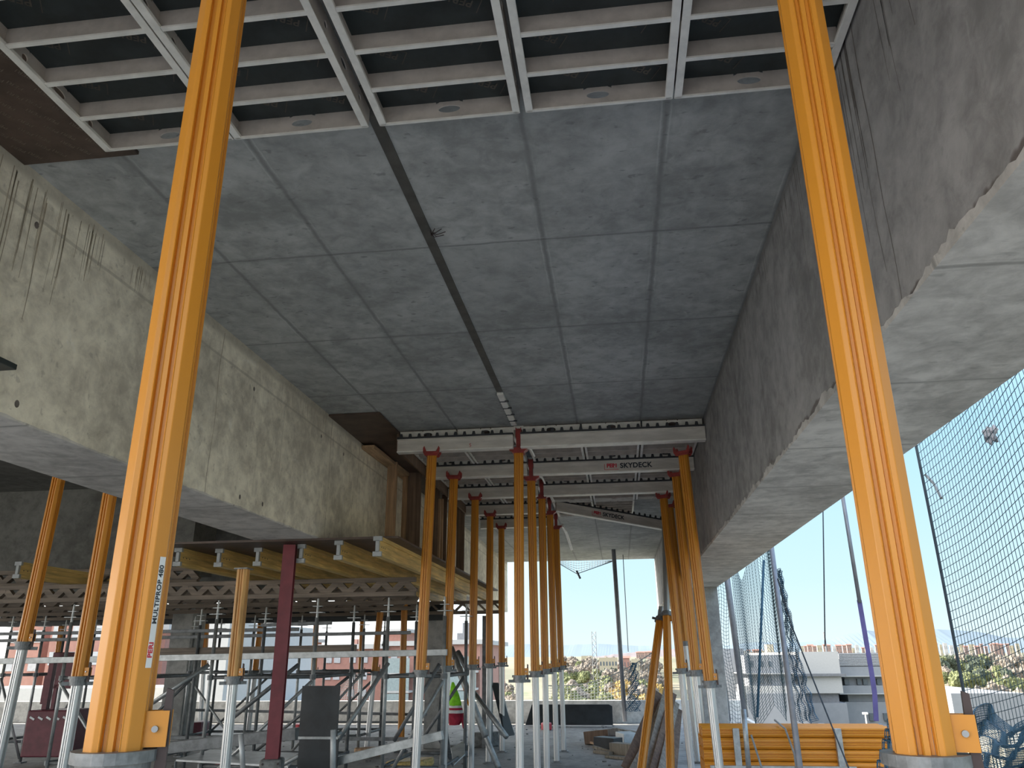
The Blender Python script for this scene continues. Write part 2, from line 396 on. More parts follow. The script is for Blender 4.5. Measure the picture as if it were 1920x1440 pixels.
# columns
def column(px0, px1, py, Y, ztop, dep, m='column', label=''):
    a = aY(px0, py, Y); c = aY(px1, py, Y); b = MB(); b.box(a.x, c.x, Y, Y+dep, 0.0, ztop)
    return tag(b.build('concrete_column', m, bevel=0.015), label, 'column')
column(306, 346, 1290, 14.2, 2.81, 0.5, 'column', 'grey concrete column just right of the big left orange prop')
column(797, 832, 1250, 15.4, 2.56, 0.4, 'column', 'grey board-marked concrete column behind the front left row prop')
b = MB(); b.box(1.45, 1.90, 15.7, 16.15, 0.0, ZB); tag(b.build('concrete_column', 'column', bevel=0.015), 'smooth pale grey concrete column under the right edge beam', 'column')

# ================================================================== PROPS
def prop_profile(w, deep=0.012):
    h = w/2; pts = []; dp = 1-deep/h
    base = [(-.62,.985),(-.58,1.0),(-.40,1.0),(-.37,1.03),(-.34,1.0),(-.29,dp),(-.16,dp),(-.11,.965),(.08,.965),(.12,1.0),(.16,dp),(.29,dp),(.34,1.0),(.37,1.03),(.40,1.0),(.58,1.0),(.62,.985)]
    for k in range(4):
        a = -k*PI/2; ca, sa = math.cos(a), math.sin(a)
        for x, y in base: pts.append((h*(x*ca - y*sa), h*(x*sa + y*ca)))
    return list(reversed(pts))
MESH = {}
def cached(key, fn):
    if key not in MESH: o = fn(); MESH[key] = o.data; return o
    return None
def part(key, name, m, parent, fn, smooth=False, bevel=0.0):
    if key in MESH:
        o = bpy.data.objects.new(name, MESH[key]); COL.objects.link(o); o.parent = parent
    else:
        b = MB(); fn(b); o = b.build(name, m, parent, smooth); MESH[key] = o.data
    if bevel:
        md = o.modifiers.new('bevel', 'BEVEL'); md.width = bevel; md.segments = 2; md.limit_method = 'ANGLE'
    return o
OP = prop_profile(0.107); IP = prop_profile(0.082, 0.008)
def prop(base, top, lin_, lout, head, label, group=None, rz=0.0, invert=False, worn=False, platerot=0.0, name='steel_prop', cat='prop'):
    base, top = Vector(base), Vector(top); d = (top-base).normalized()
    q = Vector((0, 0, 1)).rotation_difference(d)
    t = bpy.data.objects.new('shoring_prop', None); COL.objects.link(t); t.empty_display_size = .1
    t.rotation_mode = 'QUATERNION'
    t.location = base; t.rotation_quaternion = q @ Matrix.Rotation(rz, 3, 'Z').to_quaternion()
    tag(t, label, 'prop', group)
    L = lin_+lout; mo = 'orange_worn' if worn else 'orange'
    if not invert: zi0, zi1, zo0, zo1 = 0.01, lin_+0.05, lin_, L
    else: zi0, zi1, zo0, zo1 = lout-0.05, L, 0.01, lout
    zc = lin_ if not invert else lout
    part(('o', zo0, zo1, worn), 'outer_tube', mo, t, lambda b: b.prism(OP, zo0, zo1))
    part(('i', zi0, zi1), 'inner_tube', 'alu', t, lambda b: b.prism(IP, zi0, zi1))
    def nut(b):
        dz = -1 if not invert else 1
        z = sorted((zc, zc+dz*0.022)); n = 24
        b.prism([(0.082*math.cos(2*PI*k/n), 0.082*math.sin(2*PI*k/n)) for k in range(n)], z[0], z[1])
        z = sorted((zc+dz*0.022, zc+dz*0.075))
        b.prism([(0.070*math.cos(2*PI*k/n), 0.070*math.sin(2*PI*k/n)) for k in range(n)], z[0], z[1])
        for k in range(2):
            b.x = Matrix.Rotation(k*PI+0.5, 4, 'Z'); b.box(0.06, 0.125, -0.012, 0.012, min(z)-0.0, min(z)+0.03)
        b.x = Matrix.Identity(4)
    part(('n', zc, invert), 'clamp_nut', 'nut', t, nut)
    def lp(b):
        z0 = zc+0.004 if not invert else zc-0.074
        for y in (-0.022, 0.016): b.box(0.045, 0.098, y, y+0.006, z0, z0+0.068)
    l = part(('lp', zc, invert), 'lock_plate', 'orange', t, lp)
    def bo(b):
        z0 = zc+0.038 if not invert else zc-0.04
        b.tube((0.075, -0.030, z0), (0.075, 0.026, z0), 0.0065, 12)
    part(('bo', zc, invert), 'bolt', 'bolt', l, bo)
    def we(b):
        z0 = zc if not invert else zc-0.07
        b.poly([(0.078, -0.008, z0-0.045), (0.10, -0.008, z0-0.045), (0.098, -0.008, z0+0.11), (0.085, -0.008, z0+0.115)], 0.014, (0, 1, 0))
    part(('we', zc, invert), 'wedge', 'wedge', t, we)
    def bp(b): b.box(-0.08, 0.08, -0.08, 0.08, 0.0, 0.012); b.box(-.05, .05, -.05, .05, .012, .03)
    part('bp', 'base_plate', 'nut', t, bp)
    if head == 'fork':
        def fk(b):
            z = L; b.box(-0.085, 0.085, -0.07, 0.07, z, z+0.018)
            b.poly([(-0.075, -0.055, z-0.02), (0.075, -0.055, z-0.02), (0.10, -0.055, z+0.02), (0.102, -0.055, z+0.075), (0.088, -0.055, z+0.10), (0.06, -0.055, z+0.035),
                    (-0.06, -0.055, z+0.035), (-0.088, -0.055, z+0.10), (-0.102, -0.055, z+0.075), (-0.10, -0.055, z+0.02)], 0.01, (0, 1, 0))
            b.poly([(-0.075, 0.045, z-0.02), (0.075, 0.045, z-0.02), (0.10, 0.045, z+0.02), (0.102, 0.045, z+0.075), (0.088, 0.045, z+0.10), (0.06, 0.045, z+0.035),
                    (-0.06, 0.045, z+0.035), (-0.088, 0.045, z+0.10), (-0.102, 0.045, z+0.075), (-0.10, 0.045, z+0.02)], 0.01, (0, 1, 0))
        part(('fk', L), 'fork_head', 'red', t, fk)
    if head == 'drop':
        def dh(b):
            z = L
            b.box(-0.07, 0.07, -0.07, 0.07, z, z+0.012)
            b.box(-0.03, 0.03, -0.03, 0.03, z, z+0.06)
            b.poly([(-0.06, -0.05, z+0.012), (0.06, -0.05, z+0.012), (0.115, -0.05, z+0.05), (0.115, -0.05, z+0.07), (-0.115, -0.05, z+0.07), (-0.115, -0.05, z+0.05)], 0.10, (0, 1, 0))
            b.prism([(-0.026, -0.026), (0.026, -0.026), (0.026, 0.026), (-0.026, 0.026)], z+0.07, z+0.31)
            b.box(-0.034, -0.026, -0.04, 0.04, z+0.20, z+0.32); b.box(0.026, 0.034, -0.04, 0.04, z+0.20, z+0.32)
        h = part(('dh', L), 'drop_head', 'red', t, dh)
        def br(b):
            b.poly([(0.115, -0.03, L+0.07), (0.16, -0.03, L+0.05), (0.20, 0.02, L-0.03), (0.185, 0.02, L-0.035), (0.15, -0.03, L+0.035), (0.115, -0.03, L+0.05)], 0.01, (0, 1, 0))
            b.box(-0.06, 0.06, -0.012, 0.012, L+0.30, L+0.345)
        part(('br', L), 'release_lever', 'flange', h, br)
    if head == 'plate':
        part(('pl', L), 'head_plate', 'nut', t, lambda b: b.box(-0.07, 0.07, -0.07, 0.07, L, L+0.012))
    return t
def prop_px(xt, yt, xc, yc, Y, head, label, group=None, **kw):
    tp = aY(xt, yt, Y); cl = aY(xc, yc, Y); d = (tp-cl); base = cl - d*(cl.z/d.z)
    lo = d.length; li = (cl-base).length
    return prop(base, tp, round(li, 3), round(lo, 3), head, label, group, **kw)
# two near props
PA = aY(217, 1405, 1.62); PBp = aY(1733, 1411, 1.80)
pl = prop((PA.x, PA.y, 0), (PA.x, PA.y, 4), PA.z, 3.875-PA.z, 'fork', 'big orange slotted prop at the left in front, white sticker low on its side', rz=R(19))
prr = prop((PBp.x, PBp.y, 0), (PBp.x, PBp.y, 4), PBp.z, 3.875-PBp.z, 'fork', 'big orange slotted prop at the right in front, dark wedge at its foot', rz=R(-12))
pl['label'] = 'big orange slotted prop at the left in front, white sticker low on its side'
# sticker with the maker's lettering
nv_ = Vector((.7071, -.7071, 0)); tv_ = Vector((.7071, .7071, 0)); e_ = Vector((0.0535, -0.0332, 0)); ctr = e_ - tv_*0.0075
stk = MB(); stk.bar(ctr+nv_*0.0006+Vector((0, 0, 1.565)), ctr+nv_*0.0006+Vector((0, 0, 1.79)), 0.013, 0.0006, nv_); st = stk.build('sticker', 'white', pl)
text('MULTIPROP 480', 0.0135, 'ink', st, frame(ctr+nv_*0.0012+Vector((0, 0, 1.712)), (0, 0, 1), -tv_), 'printed_lettering', 0.0002, bold=0.0004, squeeze=1.22)
text('PERI', 0.0135, 'redink', st, frame(ctr+nv_*0.0012+Vector((0, 0, 1.600)), (0, 0, 1), -tv_), 'printed_logo', 0.0002, bold=0.0006, squeeze=1.2)
ORD = ['frontmost', 'second', 'third', 'fourth', 'rearmost']
# centre row under the ceiling strip
for i, (xt, yt, xc, yc, Y) in enumerate([(972.5, 851, 974, 1266, 9.05), (996, 903, 1003.5, 1258, 10.55), (1016, 936, 1022, 1254, 12.05), (1031, 966, 1039, 1251, 13.55), (1043, 993, 1052, 1248, 15.05)]):
    prop_px(xt, yt, xc, yc, Y, 'drop', ORD[i] + ' orange prop with tall red drop head in the centre row', 'centre row of props')
for i, (xt, yt, xc, yc, Y) in enumerate([(810, 853, 789, 1256, 8.95), (851, 897, 838, 1248, 10.35), (891, 936, 886, 1246, 11.9), (919, 967, 917, 1244, 13.4), (940, 990, 941, 1242, 14.9)]):
    prop_px(xt, yt, xc, yc, Y, 'fork', ORD[i] + ' orange prop with red fork head in the row along the left beam', 'left row of props')
for i, (xt, yt, xc, yc, Y) in enumerate([(1281, 852, 1330, 1276, 9.3), (1268, 892, 1304, 1256, 10.5), (1244, 933, 1277, 1253, 12.0)]):
    prop_px(xt, yt, xc, yc, Y, 'fork', ['frontmost', 'middle', 'rearmost'][i] + ' fork-headed orange prop of the row beside the right beam, leaning slightly', 'right row of props', rz=R(-25))
prop_px(1256, 950, 1284, 1202, 13.6, 'fork', 'redder orange prop with high clamp nut behind the right row', rz=R(-20))
# spare props stood upside down in the corner: outer tube down, clamp nut on top
def leaner(xt, yt, xb, yb, Y, Yt, lo, li, label):
    bt = aY(xb, yb, Y); tp = aY(xt, yt, Yt); d = tp-bt; base = bt - d*(bt.z/d.z)
    return prop(base, tp, li, (tp-base).length, None, label, invert=True, rz=R(-20))
leaner(1237, 1166, 1203, 1438, 12.0, 12.9, 0, 0.25, 'upturned orange prop leaning right, leftmost beside the stacked planks')
leaner(1250, 1156, 1257, 1438, 12.1, 12.8, 0, 1.5, 'upturned orange prop standing almost upright beside the leaning planks')
# left bay props
prop_px(112, 890, 45, 1203, 7.2, 'plate', 'thin orange prop with high clamp nut at the far left edge', 'props in the left bay')
prop_px(207, 922, 148, 1268, 6.7, 'plate', 'orange prop between the far left prop and the big left prop', 'props in the left bay')
prop_px(457, 1068, 438, 1268, 7.6, 'plate', 'worn mustard prop left of the dark red steel post', 'props in the left bay', worn=True)
prop_px(600+158, 1147, 751, 1420, 14.8, 'plate', 'all orange prop behind the scaffold beside the right tower', 'props in the left bay', invert=False)
for i, (xt, yt, xb, yb, Y, lb) in enumerate([(713, 1148, 702, 1258, 14.6, 'orange prop under the truss right of the standing black board'),
        (594, 1150, 588, 1262, 17.0, 'slim orange prop behind the dark red post'),
        (118, 1158, 108, 1235, 15.5, 'slim orange prop seen left of the dark red skip'),
        (388, 1158, 382, 1250, 17.5, 'orange prop between the grey column and the mustard prop'),
        (490, 1158, 478, 1262, 16.2, 'orange prop seen between the mustard prop and the red post'),
        (680, 1158, 676, 1262, 18.0, 'distant orange prop seen above the black board')]):
    prop_px(xt, yt, xb, yb, Y, 'plate', lb, 'distant props')

# ================================================================== DECK PANELS
def make_panel(n_ribs_all=True, name='deck_panel'):
    # local origin: front left lower corner; x 0..0.72, y 0..-1.47, z 0..0.12
    W, L, H = 0.70, 1.47, 0.115
    t = empty(name)
    b = MB()
    hol = [(0.14+0.235*k, 0.055, 0.018 if k % 2 else 0.042, 0.018) for k in range(6)]
    b.holed(L, H-0.01, 0.006, hol, (0.0, -L, 0.0), (0, 1, 0)); sr = b.build('side_rail', 'frame', t); b = MB(); b.box(-0.006, 0.028, -L, 0, -0.002, 0.006); b.box(0.024, 0.03, -L, 0, 0, 0.016); b.build('rail_flange', 'flange', sr)
    b = MB(); b.holed(L, H-0.01, 0.006, hol, (W, -L, 0.0), (0, 1, 0)); sr = b.build('side_rail', 'frame', t); b = MB(); b.box(W-0.028, W+0.006, -L, 0, -0.002, 0.006); b.box(W-0.03, W-0.024, -L, 0, 0, 0.016); b.build('rail_flange', 'flange', sr)
    for y in (-0.006, -L): b = MB(); b.holed(W, H-0.01, 0.006, [(W/2, 0.06, 0.055, 0.022)], (0.0, y+0.006, 0.0), (1, 0, 0)); er = b.build('end_rail', 'frame', t); b = MB(); b.box(0, W, y-0.006 if y > -1 else y-0.002, y+0.008 if y > -1 else y+0.022, -0.002, 0.007); b.build('rail_flange', 'flange', er)
    for k in range(1, 6):
        b = MB(); y = -0.247*k; b.box(0.006, W-0.006, y-0.004, y+0.004, 0.004, H-0.01)
        rb_ = b.build('cross_rib', 'frame', t); b = MB(); b.box(0.02, W-0.02, y-0.018, y+0.004, 0.0, 0.009); b.build('rib_flange', 'flange', rb_)
    b = MB(); b.box(0.003, W-0.003, -L, 0, H-0.01, H); pn = b.build('plywood_face', 'blackply', t)
    k = 0
    for ty in range(5):
        for tx in range(2):
            k += 1; s = random.choice([0.06, 0.07, 0.055]); x = 0.16+0.36*tx+random.uniform(-.05, .05); y = -0.10-0.26*ty-random.uniform(0, .1)
            a = R(random.choice([28, 28, -28, 30])); X = Vector((-math.cos(a), -math.sin(a), 0)); Yv = Vector((-math.sin(a), math.cos(a), 0))
            tt = text('PERI', s, 'print', pn, frame((x, y, H-0.0115), X, Yv), 'printed_logo', 0.0005, bold=0.001)
            bb = MB(); F = frame((x, y, H-0.0112), X, Yv); bb.x = F
            w = s*1.55
            bb.box(-w, -w+0.004, -s*.75, s*.75, 0, .0006); bb.box(-w, w*.6, -s*.78, -s*.72, 0, .0006); bb.build('printed_bracket', 'print', pn)
    return t
pan0 = make_panel()
NX = [(-2.55, 'leftmost, beside the brown filler sheet'), (-1.83, 'second from the left, behind the big left prop'), (-1.06, 'middle one, right of the dark strip'), (-0.32, 'fourth from the left, left of the right prop'), (0.40, 'rightmost, against the right beam')]
for i, (x, d) in enumerate(NX):
    t = pan0 if i == 0 else copy_tree(pan0)
    t.location = (x, 3.17, 4.113); t['label'] = 'ribbed aluminium deck panel overhead, ' + d; t['category'] = 'formwork panel'; t['group'] = 'near overhead deck panels'
b = MB()
for k in range(7): a = 0.9*k; b.path([(-1.10, 4.42, ZC-0.004), (-1.07+0.02*math.cos(a), 4.40+0.03*math.sin(a), ZC-0.035), (-1.04+0.05*math.cos(a), 4.38+0.05*math.sin(a), ZC-0.03)], 0.003, 5)
tag(b.build('wire_tuft', 'wedge'), 'small tuft of tie wire sticking from the ceiling beside the dark strip', 'wire')
# brown filler plywood at the left
b = MB(); b.box(LX+0.005, -2.556, 0.9, 3.34, ZC-0.022, ZC-0.002); b.box(-2.556, -2.49, 3.185, 3.34, ZC-0.022, ZC-0.002); fs = b.build('filler_sheet', 'brownply')
tag(fs, 'brown printed plywood filler sheet overhead at the top left', 'plywood')
bb = []
for iy in range(14):
    for ix in range(4):
        a = R(62); X = Vector((-math.cos(a), -math.sin(a), 0)); Yv = Vector((math.sin(a), -math.cos(a), 0))
        x = -3.10+0.145*ix+0.05*(iy % 2); y = 2.42+0.065*iy
        if y > 3.3: continue
        bb.append((x, y, X, Yv))
cu = None
for k, (x, y, X, Yv) in enumerate(bb[:60]):
    X2 = Vector((-X.y, X.x, 0))
    F = frame((x, y, ZC-0.0232), X, X2*-1 if X.cross(X2).z > 0 else X2)
    o = text('PERI', 0.038, 'brownprint', fs, F, 'printed_logo', 0.0004)
# far deck : main beams and panels
def main_beam(L, name='main_beam'):
    t = empty(name)
    b = MB(); b.box(0, L, -0.03, 0.03, 0.0, 0.155); b.box(0, L, -0.05, 0.05, 0.145, 0.16); b.build('web', 'beamalu', t)
    b = MB(); b.box(0, L, -0.055, 0.055, -0.008, 0.006); b.build('bottom_flange', 'flange', t)
    b = MB(); b.box(0, L, -0.062, 0.045, 0.157, 0.178); n = int(L/0.112)
    for k in range(n):
        x = 0.05+0.112*k; b.poly([(x-0.022, -0.062, 0.176), (x+0.022, -0.062, 0.176), (x+0.013, -0.062, 0.218), (x-0.013, -0.062, 0.218)], 0.012, (0, 1, 0))
    b.build('tooth_strip', 'comb', t)
    return t
def place_beam(t, x, y, z, rz, ry, label):
    t.location = (x, y, z); t.rotation_euler = (0, ry, rz); tag(t, label, 'beam', 'aluminium main beams of the far deck'); return t
RB = main_beam(2.16); LB = main_beam(1.42)
rb = [RB]+[copy_tree(RB) for _ in range(4)]
for i, (y, w) in enumerate([(8.98, 'nearest right hand aluminium main beam under the far deck edge'), (10.48, 'aluminium main beam with red and black lettering, second from the front'), (11.98, 'third right hand aluminium main beam from the front')]):
    place_beam(rb[i], -1.05, y, 3.935, 0, 0, w)
e0 = aY(1042, 958, 13.5); e1 = aY(1238, 992, 14.5); dv = e1-e0
place_beam(rb[3], e0.x, e0.y, e0.z, math.atan2(dv.y, dv.x), -math.asin(dv.z/dv.length), 'lettered aluminium main beam slanting down to the right at the deck end')
place_beam(rb[4], -1.05, 1.52, 3.93, 0, 0, 'aluminium main beam out of sight above the two front props')
lbm = [LB]+[copy_tree(LB) for _ in range(5)]
for i, y in enumerate([8.98, 10.48, 11.98, 13.48, 14.98, 1.52]):
    place_beam(lbm[i], -2.56, y, 3.935, 0, 0, (['nearest', 'second', 'third', 'fourth', 'rearmost'][i] + ' left hand short aluminium main beam of the far deck') if i < 5 else 'short aluminium main beam above the left front prop')
for o, xx in ((rb[1], 1.30), (rb[3], 1.02)):
    text('SKYDECK', 0.095, 'ink', o, frame((xx+0.09, -0.0315, 0.078), (1, 0, 0), (0, 0, 1)), 'printed_lettering', 0.001, bold=0.003)
    text('PERI', 0.07, 'redink', o, frame((xx-0.235, -0.0315, 0.083), (1, 0, 0), (0, 0, 1)), 'printed_logo', 0.001, bold=0.004)
    b = MB(); b.box(xx-0.335, xx-0.329, -0.0325, -0.03, 0.03, 0.11); b.box(xx-0.335, xx-0.145, -0.0325, -0.03, 0.03, 0.036); b.build('logo_bracket', 'redink', o)
text('S', 0.06, 'redink', lbm[0], frame((0.90, -0.0315, 0.05), (1, 0, 0), (0, 0, 1)), 'printed_logo', 0.001)
# far deck panels: simpler shared panel without print
def far_panel():
    W, L, H = 0.70, 1.40, 0.115; t = empty('deck_panel')
    b = MB(); b.box(0, 0.03, 0, L, 0, 0.006); b.box(0, 0.006, 0, L, 0, H-.01); b.build('side_rail', 'flange', t)
    b = MB(); b.box(W-0.03, W, 0, L, 0, 0.006); b.box(W-0.006, W, 0, L, 0, H-.01); b.build('side_rail', 'flange', t)
    for y in (0.0, L-0.006): b = MB(); b.holed(W, H-0.004, 0.006, [(W/2, 0.05, 0.055, 0.022)], (0, y+0.006, 0), (1, 0, 0)); b.build('end_rail', 'flange', t)
    for k in range(1, 6): b = MB(); b.box(0.006, W-0.006, 0.235*k-0.004, 0.235*k+0.004, 0.004, H-.01); b.box(0.02, W-.02, .235*k-.014, .235*k+.014, 0, .006); b.build('cross_rib', 'frame', t)
    b = MB(); b.box(0.002, W-0.002, 0, L, H-0.008, H); b.build('plywood_face', 'brownply', t)
    b = MB()
    for s_ in (-1, 1): b.path([(W/2+0.055*s_*math.cos(a), -0.004, 0.05+0.026*math.sin(a)) for a in [PI*(.12+.76*j/6) for j in range(7)]], 0.005, 6)
    b.build('grip_rim', 'comb', t)
    return t
fp0 = far_panel(); first = True
ordn = ['first', 'second', 'third', 'fourth']
for j in range(4):
    for side, xs in (('right', (-1.04, -0.32, 0.40)), ('left', (-2.56, -1.84))):
        for i, x in enumerate(xs):
            if j == 3 and side == 'right' and i == 2: continue
            t = fp0 if first else copy_tree(fp0); first = False
            t.location = (x, 9.055+1.5*j, 4.112)
            pos = {('right', 0): 'just right of the strip line', ('right', 1): 'in the middle of the right field', ('right', 2): 'against the right beam', ('left', 0): 'next to the brown ply', ('left', 1): 'just left of the strip line'}[(side, i)]
            tag(t, 'far deck panel, %s bay, %s' % (ordn[j], pos), 'formwork panel', 'far deck panels')
# strip with clips ahead of the deck
b = MB(); b.box(-1.155, -1.09, 7.75, 8.93, ZC-0.03, ZC-0.004); t = b.build('clip_strip', 'flange')
tag(t, 'short silver ceiling strip with black clips before the far deck', 'strip')
for k in range(4): b = MB(); y = 7.98+0.25*k; b.box(-1.16, -1.06, y, y+0.012, ZC-0.036, ZC-0.028); b.box(-1.10, -1.06, y-0.03, y+0.012, ZC-0.036, ZC-0.028); b.build('clip', 'comb', t)
# bracket rod sagging off rear of the centre row
b = MB(); b.path([aY(1054, 985, 15.2), aY(1062, 1000, 15.8), aY(1072, 1030, 17.0)], 0.03, 8); tag(b.build('loose_strip', 'flange'), 'pale loose strip hanging behind the rear centre prop', 'strip')

# brown ply between far deck and left beam
b = MB(); b.box(LX+0.004, -2.575, 8.22, 13.6, ZC-0.026, ZC-0.004); tag(b.build('filler_sheet', 'brownply'), 'dark brown ceiling filler sheet beside the far deck and left beam', 'plywood')
b = MB(); b.box(-2.60, -2.57, 9.05, 13.6, 3.98, ZC-0.03); tag(b.build('edge_board', 'brownboard'), 'dark board on edge along the left ends of the far main beams', 'board')

# beam side formwork : batten, posts, boards at the left beam
FX = -3.09
def pt(x, y, X=FX): return aX(x, y, X)
a, c = pt(690, 838), pt(775, 904); b = MB(); b.bar(a, c, 0.17, 0.05); tag(b.build('timber_batten', 'timber_y', bevel=.004), 'raw timber batten fixed along the left beam face', 'timber')
def post(px, wpx, ytop, X, m, label, dep=0.05, zb=2.835, name='timber_post'):
    p = aX(px, ytop, X); w = wpx/FPX*(p.y*math.cos(PITCH)+(p.z-CH)*math.sin(PITCH)); b = MB(); b.box(p.x-w/2, p.x+w/2, p.y, p.y+dep, zb, p.z)
    return tag(b.build(name, m, bevel=.004), label, 'timber')
post(736, 19, 866, -3.05, 'timber', 'light brown timber post, leftmost in the beam side formwork')
post(765, 20, 892, -3.03, 'timber', 'reddish timber post, second from left in the beam side formwork')
post(779, 26, 850, -2.92, 'brownboard', 'wide dark brown shutter board beside the front left row prop', 0.03, name='shutter_board')
post(818, 15, 905, -2.86, 'brownboard', 'narrow brown shutter board just right of the front left row prop', 0.03, name='shutter_board')
post(824, 4, 935, -2.80, 'timber', 'thin pale lath between the first two left row props')
post(829, 4, 935, -2.78, 'timber', 'second thin pale lath between the first two left row props')
post(834, 10, 905, -2.84, 'brownboard', 'dark board behind the pale laths', 0.03, name='shutter_board')
post(864, 15, 932, -2.75, 'brownboard', 'brown board at the rear end of the beam side formwork', 0.03, name='shutter_board')

# ================================================================== BEAM TABLE (deck, H-girders, trusses)
b = MB(); b.box(-5.4, -2.28, 8.15, 15.4, 2.785, 2.808); tag(b.build('table_deck', 'brownply'), 'thin dark plywood deck under the left beam resting on yellow girders', 'plywood')
def hgirder(x, y0, L, label):
    t = empty('timber_girder', (x, y0, 2.585), 0, label, 'girder', 'yellow timber girders of the beam table')
    b = MB(); b.box(-0.04, 0.04, 0, L, 0, 0.04); b.box(-0.04, 0.04, 0, L, 0.16, 0.20); b.box(-0.014, 0.014, 0, L, 0.04, 0.16); b.build('body', 'yellow', t)
    b = MB(); b.box(-0.046, 0.046, -0.006, 0.03, -0.003, 0.045); b.box(-0.046, 0.046, -0.006, 0.03, 0.155, 0.203); b.box(-0.018, 0.018, -0.006, 0.03, 0.04, 0.16); b.build('end_cap', 'cap', t)
    b = MB()
    for k in range(3): b.tube((0.0135, 0.10+0.07*k, 0.10), (0.0155, 0.10+0.07*k, 0.10), 0.008, 8)
    b.build('bolt_hole', 'ink', t)
HX = [(-4.93, 8.44), (-4.52, 8.60), (-4.05, 8.60), (-3.46, 8.42), (-2.96, 8.22), (-2.46, 8.00)]
for i, (x, y) in enumerate(HX):
    hgirder(x, y, 7.4, 'yellow timber girder under the table, ' + ['leftmost, next to the big left prop', 'second from left', 'third from left, left of the red post', 'fourth from left, right of the red post', 'fifth from left', 'rightmost, along the row of props'][i])
hgirder(-7.6, 9.3, 2.4, 'yellow timber girder at the far left edge of the photo')
def truss(x0, x1, y, z0, label, bw=0.082):
    t = empty('truss_girder', (x0, y, z0), 0, label, 'girder', 'grey timber truss girders'); L = x1-x0
    for zz, nm in ((0.0, 'bottom_chord'), (0.18, 'top_chord')): b = MB(); b.box(0, L, -0.04, 0.04, zz, zz+0.06); b.build(nm, 'truss', t, bevel=.006)
    b = MB(); n = max(1, int(L/0.296)); s = L/n
    for k in range(n):
        b.bar((k*s, 0, 0.05), (k*s+s/2, 0, 0.19), bw, 0.075, (0, 1, 0)); b.bar((k*s+s/2, 0, 0.19), (k*s+s, 0, 0.05), bw, 0.07, (0, 1, 0))
        # plywood-like tight nodes
    b.build('web', 'truss', t)
truss(-12.0, -2.62, 10.3, 2.345, 'long grey timber truss girder, nearest, across the top of the scaffold')
truss(-12.0, -3.0, 11.9, 2.345, 'long grey timber truss girder, middle one above the scaffold')
truss(-12.6, -3.4, 13.4, 2.345, 'long grey timber truss girder, third from the front')
truss(-12.6, -2.15, 15.0, 2.345, 'rearmost grey truss girder, its open triangles against the sky behind the left row', 0.035)
truss(-9.7, -6.0, 10.9, 2.62, 'short grey truss girder lying above the others at the left')
# dark backing added behind the trusses to close their bright slits
b = MB(); b.box(-12.6, -3.3, 15.2, 15.24, 2.25, 2.60); tag(b.build('edge_board', 'blackboard'), 'long dark backing added behind the rear truss girder', 'board')

# dark red steel post
zt = 2.775; pc = aY(524.5, 1200, 8.3)
t = empty('steel_post', (pc.x, 8.35, 0), R(14), 'dark red steel H-section post standing under the beam table', 'post')
b = MB(); z0 = 0.62
b.box(-0.066, 0.066, -0.011, 0.0, z0, zt); b.box(-0.066, 0.066, 0.118, 0.129, z0, zt); b.box(-0.005, 0.005, 0, 0.118, z0, zt); b.build('shaft', 'redsteel', t)
b = MB(); b.box(-0.11, 0.11, -0.06, 0.17, 0.0, z0); b.build('foot_block', 'rubble', t, bevel=.02)
b = MB()
for s_ in (-1, 1):
    for k in range(5): b.tube((s_*0.075, -0.02, z0-0.28+0.06*k), (s_*0.075, -0.012-0.055, z0-0.28+0.06*k), 0.012, 6)
b.build('anchor_bolt', 'wedge', t)

# ================================================================== SCAFFOLD
def standard(b, x, y, z0, z1, r=0.024): b.tube((x, y, z0), (x, y, z1), r, 10)
def tower(px0, px1, Y0, dY, ztop, label, ledg=(0.32, 1.36), X1=None, diag=1):
    x0 = aY(px0, 1250, Y0).x; x1 = aY(px1, 1250, Y0).x if X1 is None else X1
    t = empty('scaffold_tower', (x0, Y0, 0), 0, label, 'scaffold', 'scaffold towers under the table'); W = x1-x0
    for (x, y) in ((0, 0), (W, 0), (0, dY), (W, dY)):
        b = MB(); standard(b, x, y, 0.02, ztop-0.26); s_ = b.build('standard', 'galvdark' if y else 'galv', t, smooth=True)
        b = MB(); b.path([(x, y, ztop-0.28), (x, y, ztop-0.02)], [0.017, 0.012], 8); b.box(x-0.09, x+0.09, y-0.05, y+0.05, ztop-0.20, ztop-0.192); b.box(x-0.06, x+0.06, y-0.03, y+0.03, ztop-0.12, ztop-0.113); b.build('spindle_head', 'galv', s_)
        b = MB(); b.box(x-0.07, x+0.07, y-0.07, y+0.07, 0, 0.02); b.build('foot_plate', 'galvdark', s_)
        b = MB()
        for z in ledg: b.path([(x, y, z-0.03), (x, y, z+0.03)], 0.042, 8)
        b.build('coupler', 'galvdark', s_)
    for z in ledg:
        for (a, c) in (((0, 0), (W, 0)), ((0, dY), (W, dY)), ((0, 0), (0, dY)), ((W, 0), (W, dY))):
            b = MB(); b.tube((a[0], a[1], z), (c[0], c[1], z), 0.021, 8); b.build('ledger', 'galvdark', t, smooth=True)
    if diag:
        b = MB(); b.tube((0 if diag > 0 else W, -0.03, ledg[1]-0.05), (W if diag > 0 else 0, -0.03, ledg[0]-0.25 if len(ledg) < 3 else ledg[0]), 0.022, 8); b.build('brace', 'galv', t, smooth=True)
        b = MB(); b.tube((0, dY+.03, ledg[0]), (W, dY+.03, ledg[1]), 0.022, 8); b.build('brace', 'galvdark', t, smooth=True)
    return t
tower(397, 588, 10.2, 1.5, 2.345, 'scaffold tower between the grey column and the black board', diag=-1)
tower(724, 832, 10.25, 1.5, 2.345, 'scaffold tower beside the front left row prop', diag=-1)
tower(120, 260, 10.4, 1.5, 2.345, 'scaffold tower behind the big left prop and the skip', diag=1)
tower(356, 470, 13.95, 1.0, 2.345, 'rear scaffold tower behind the mustard prop', diag=1)
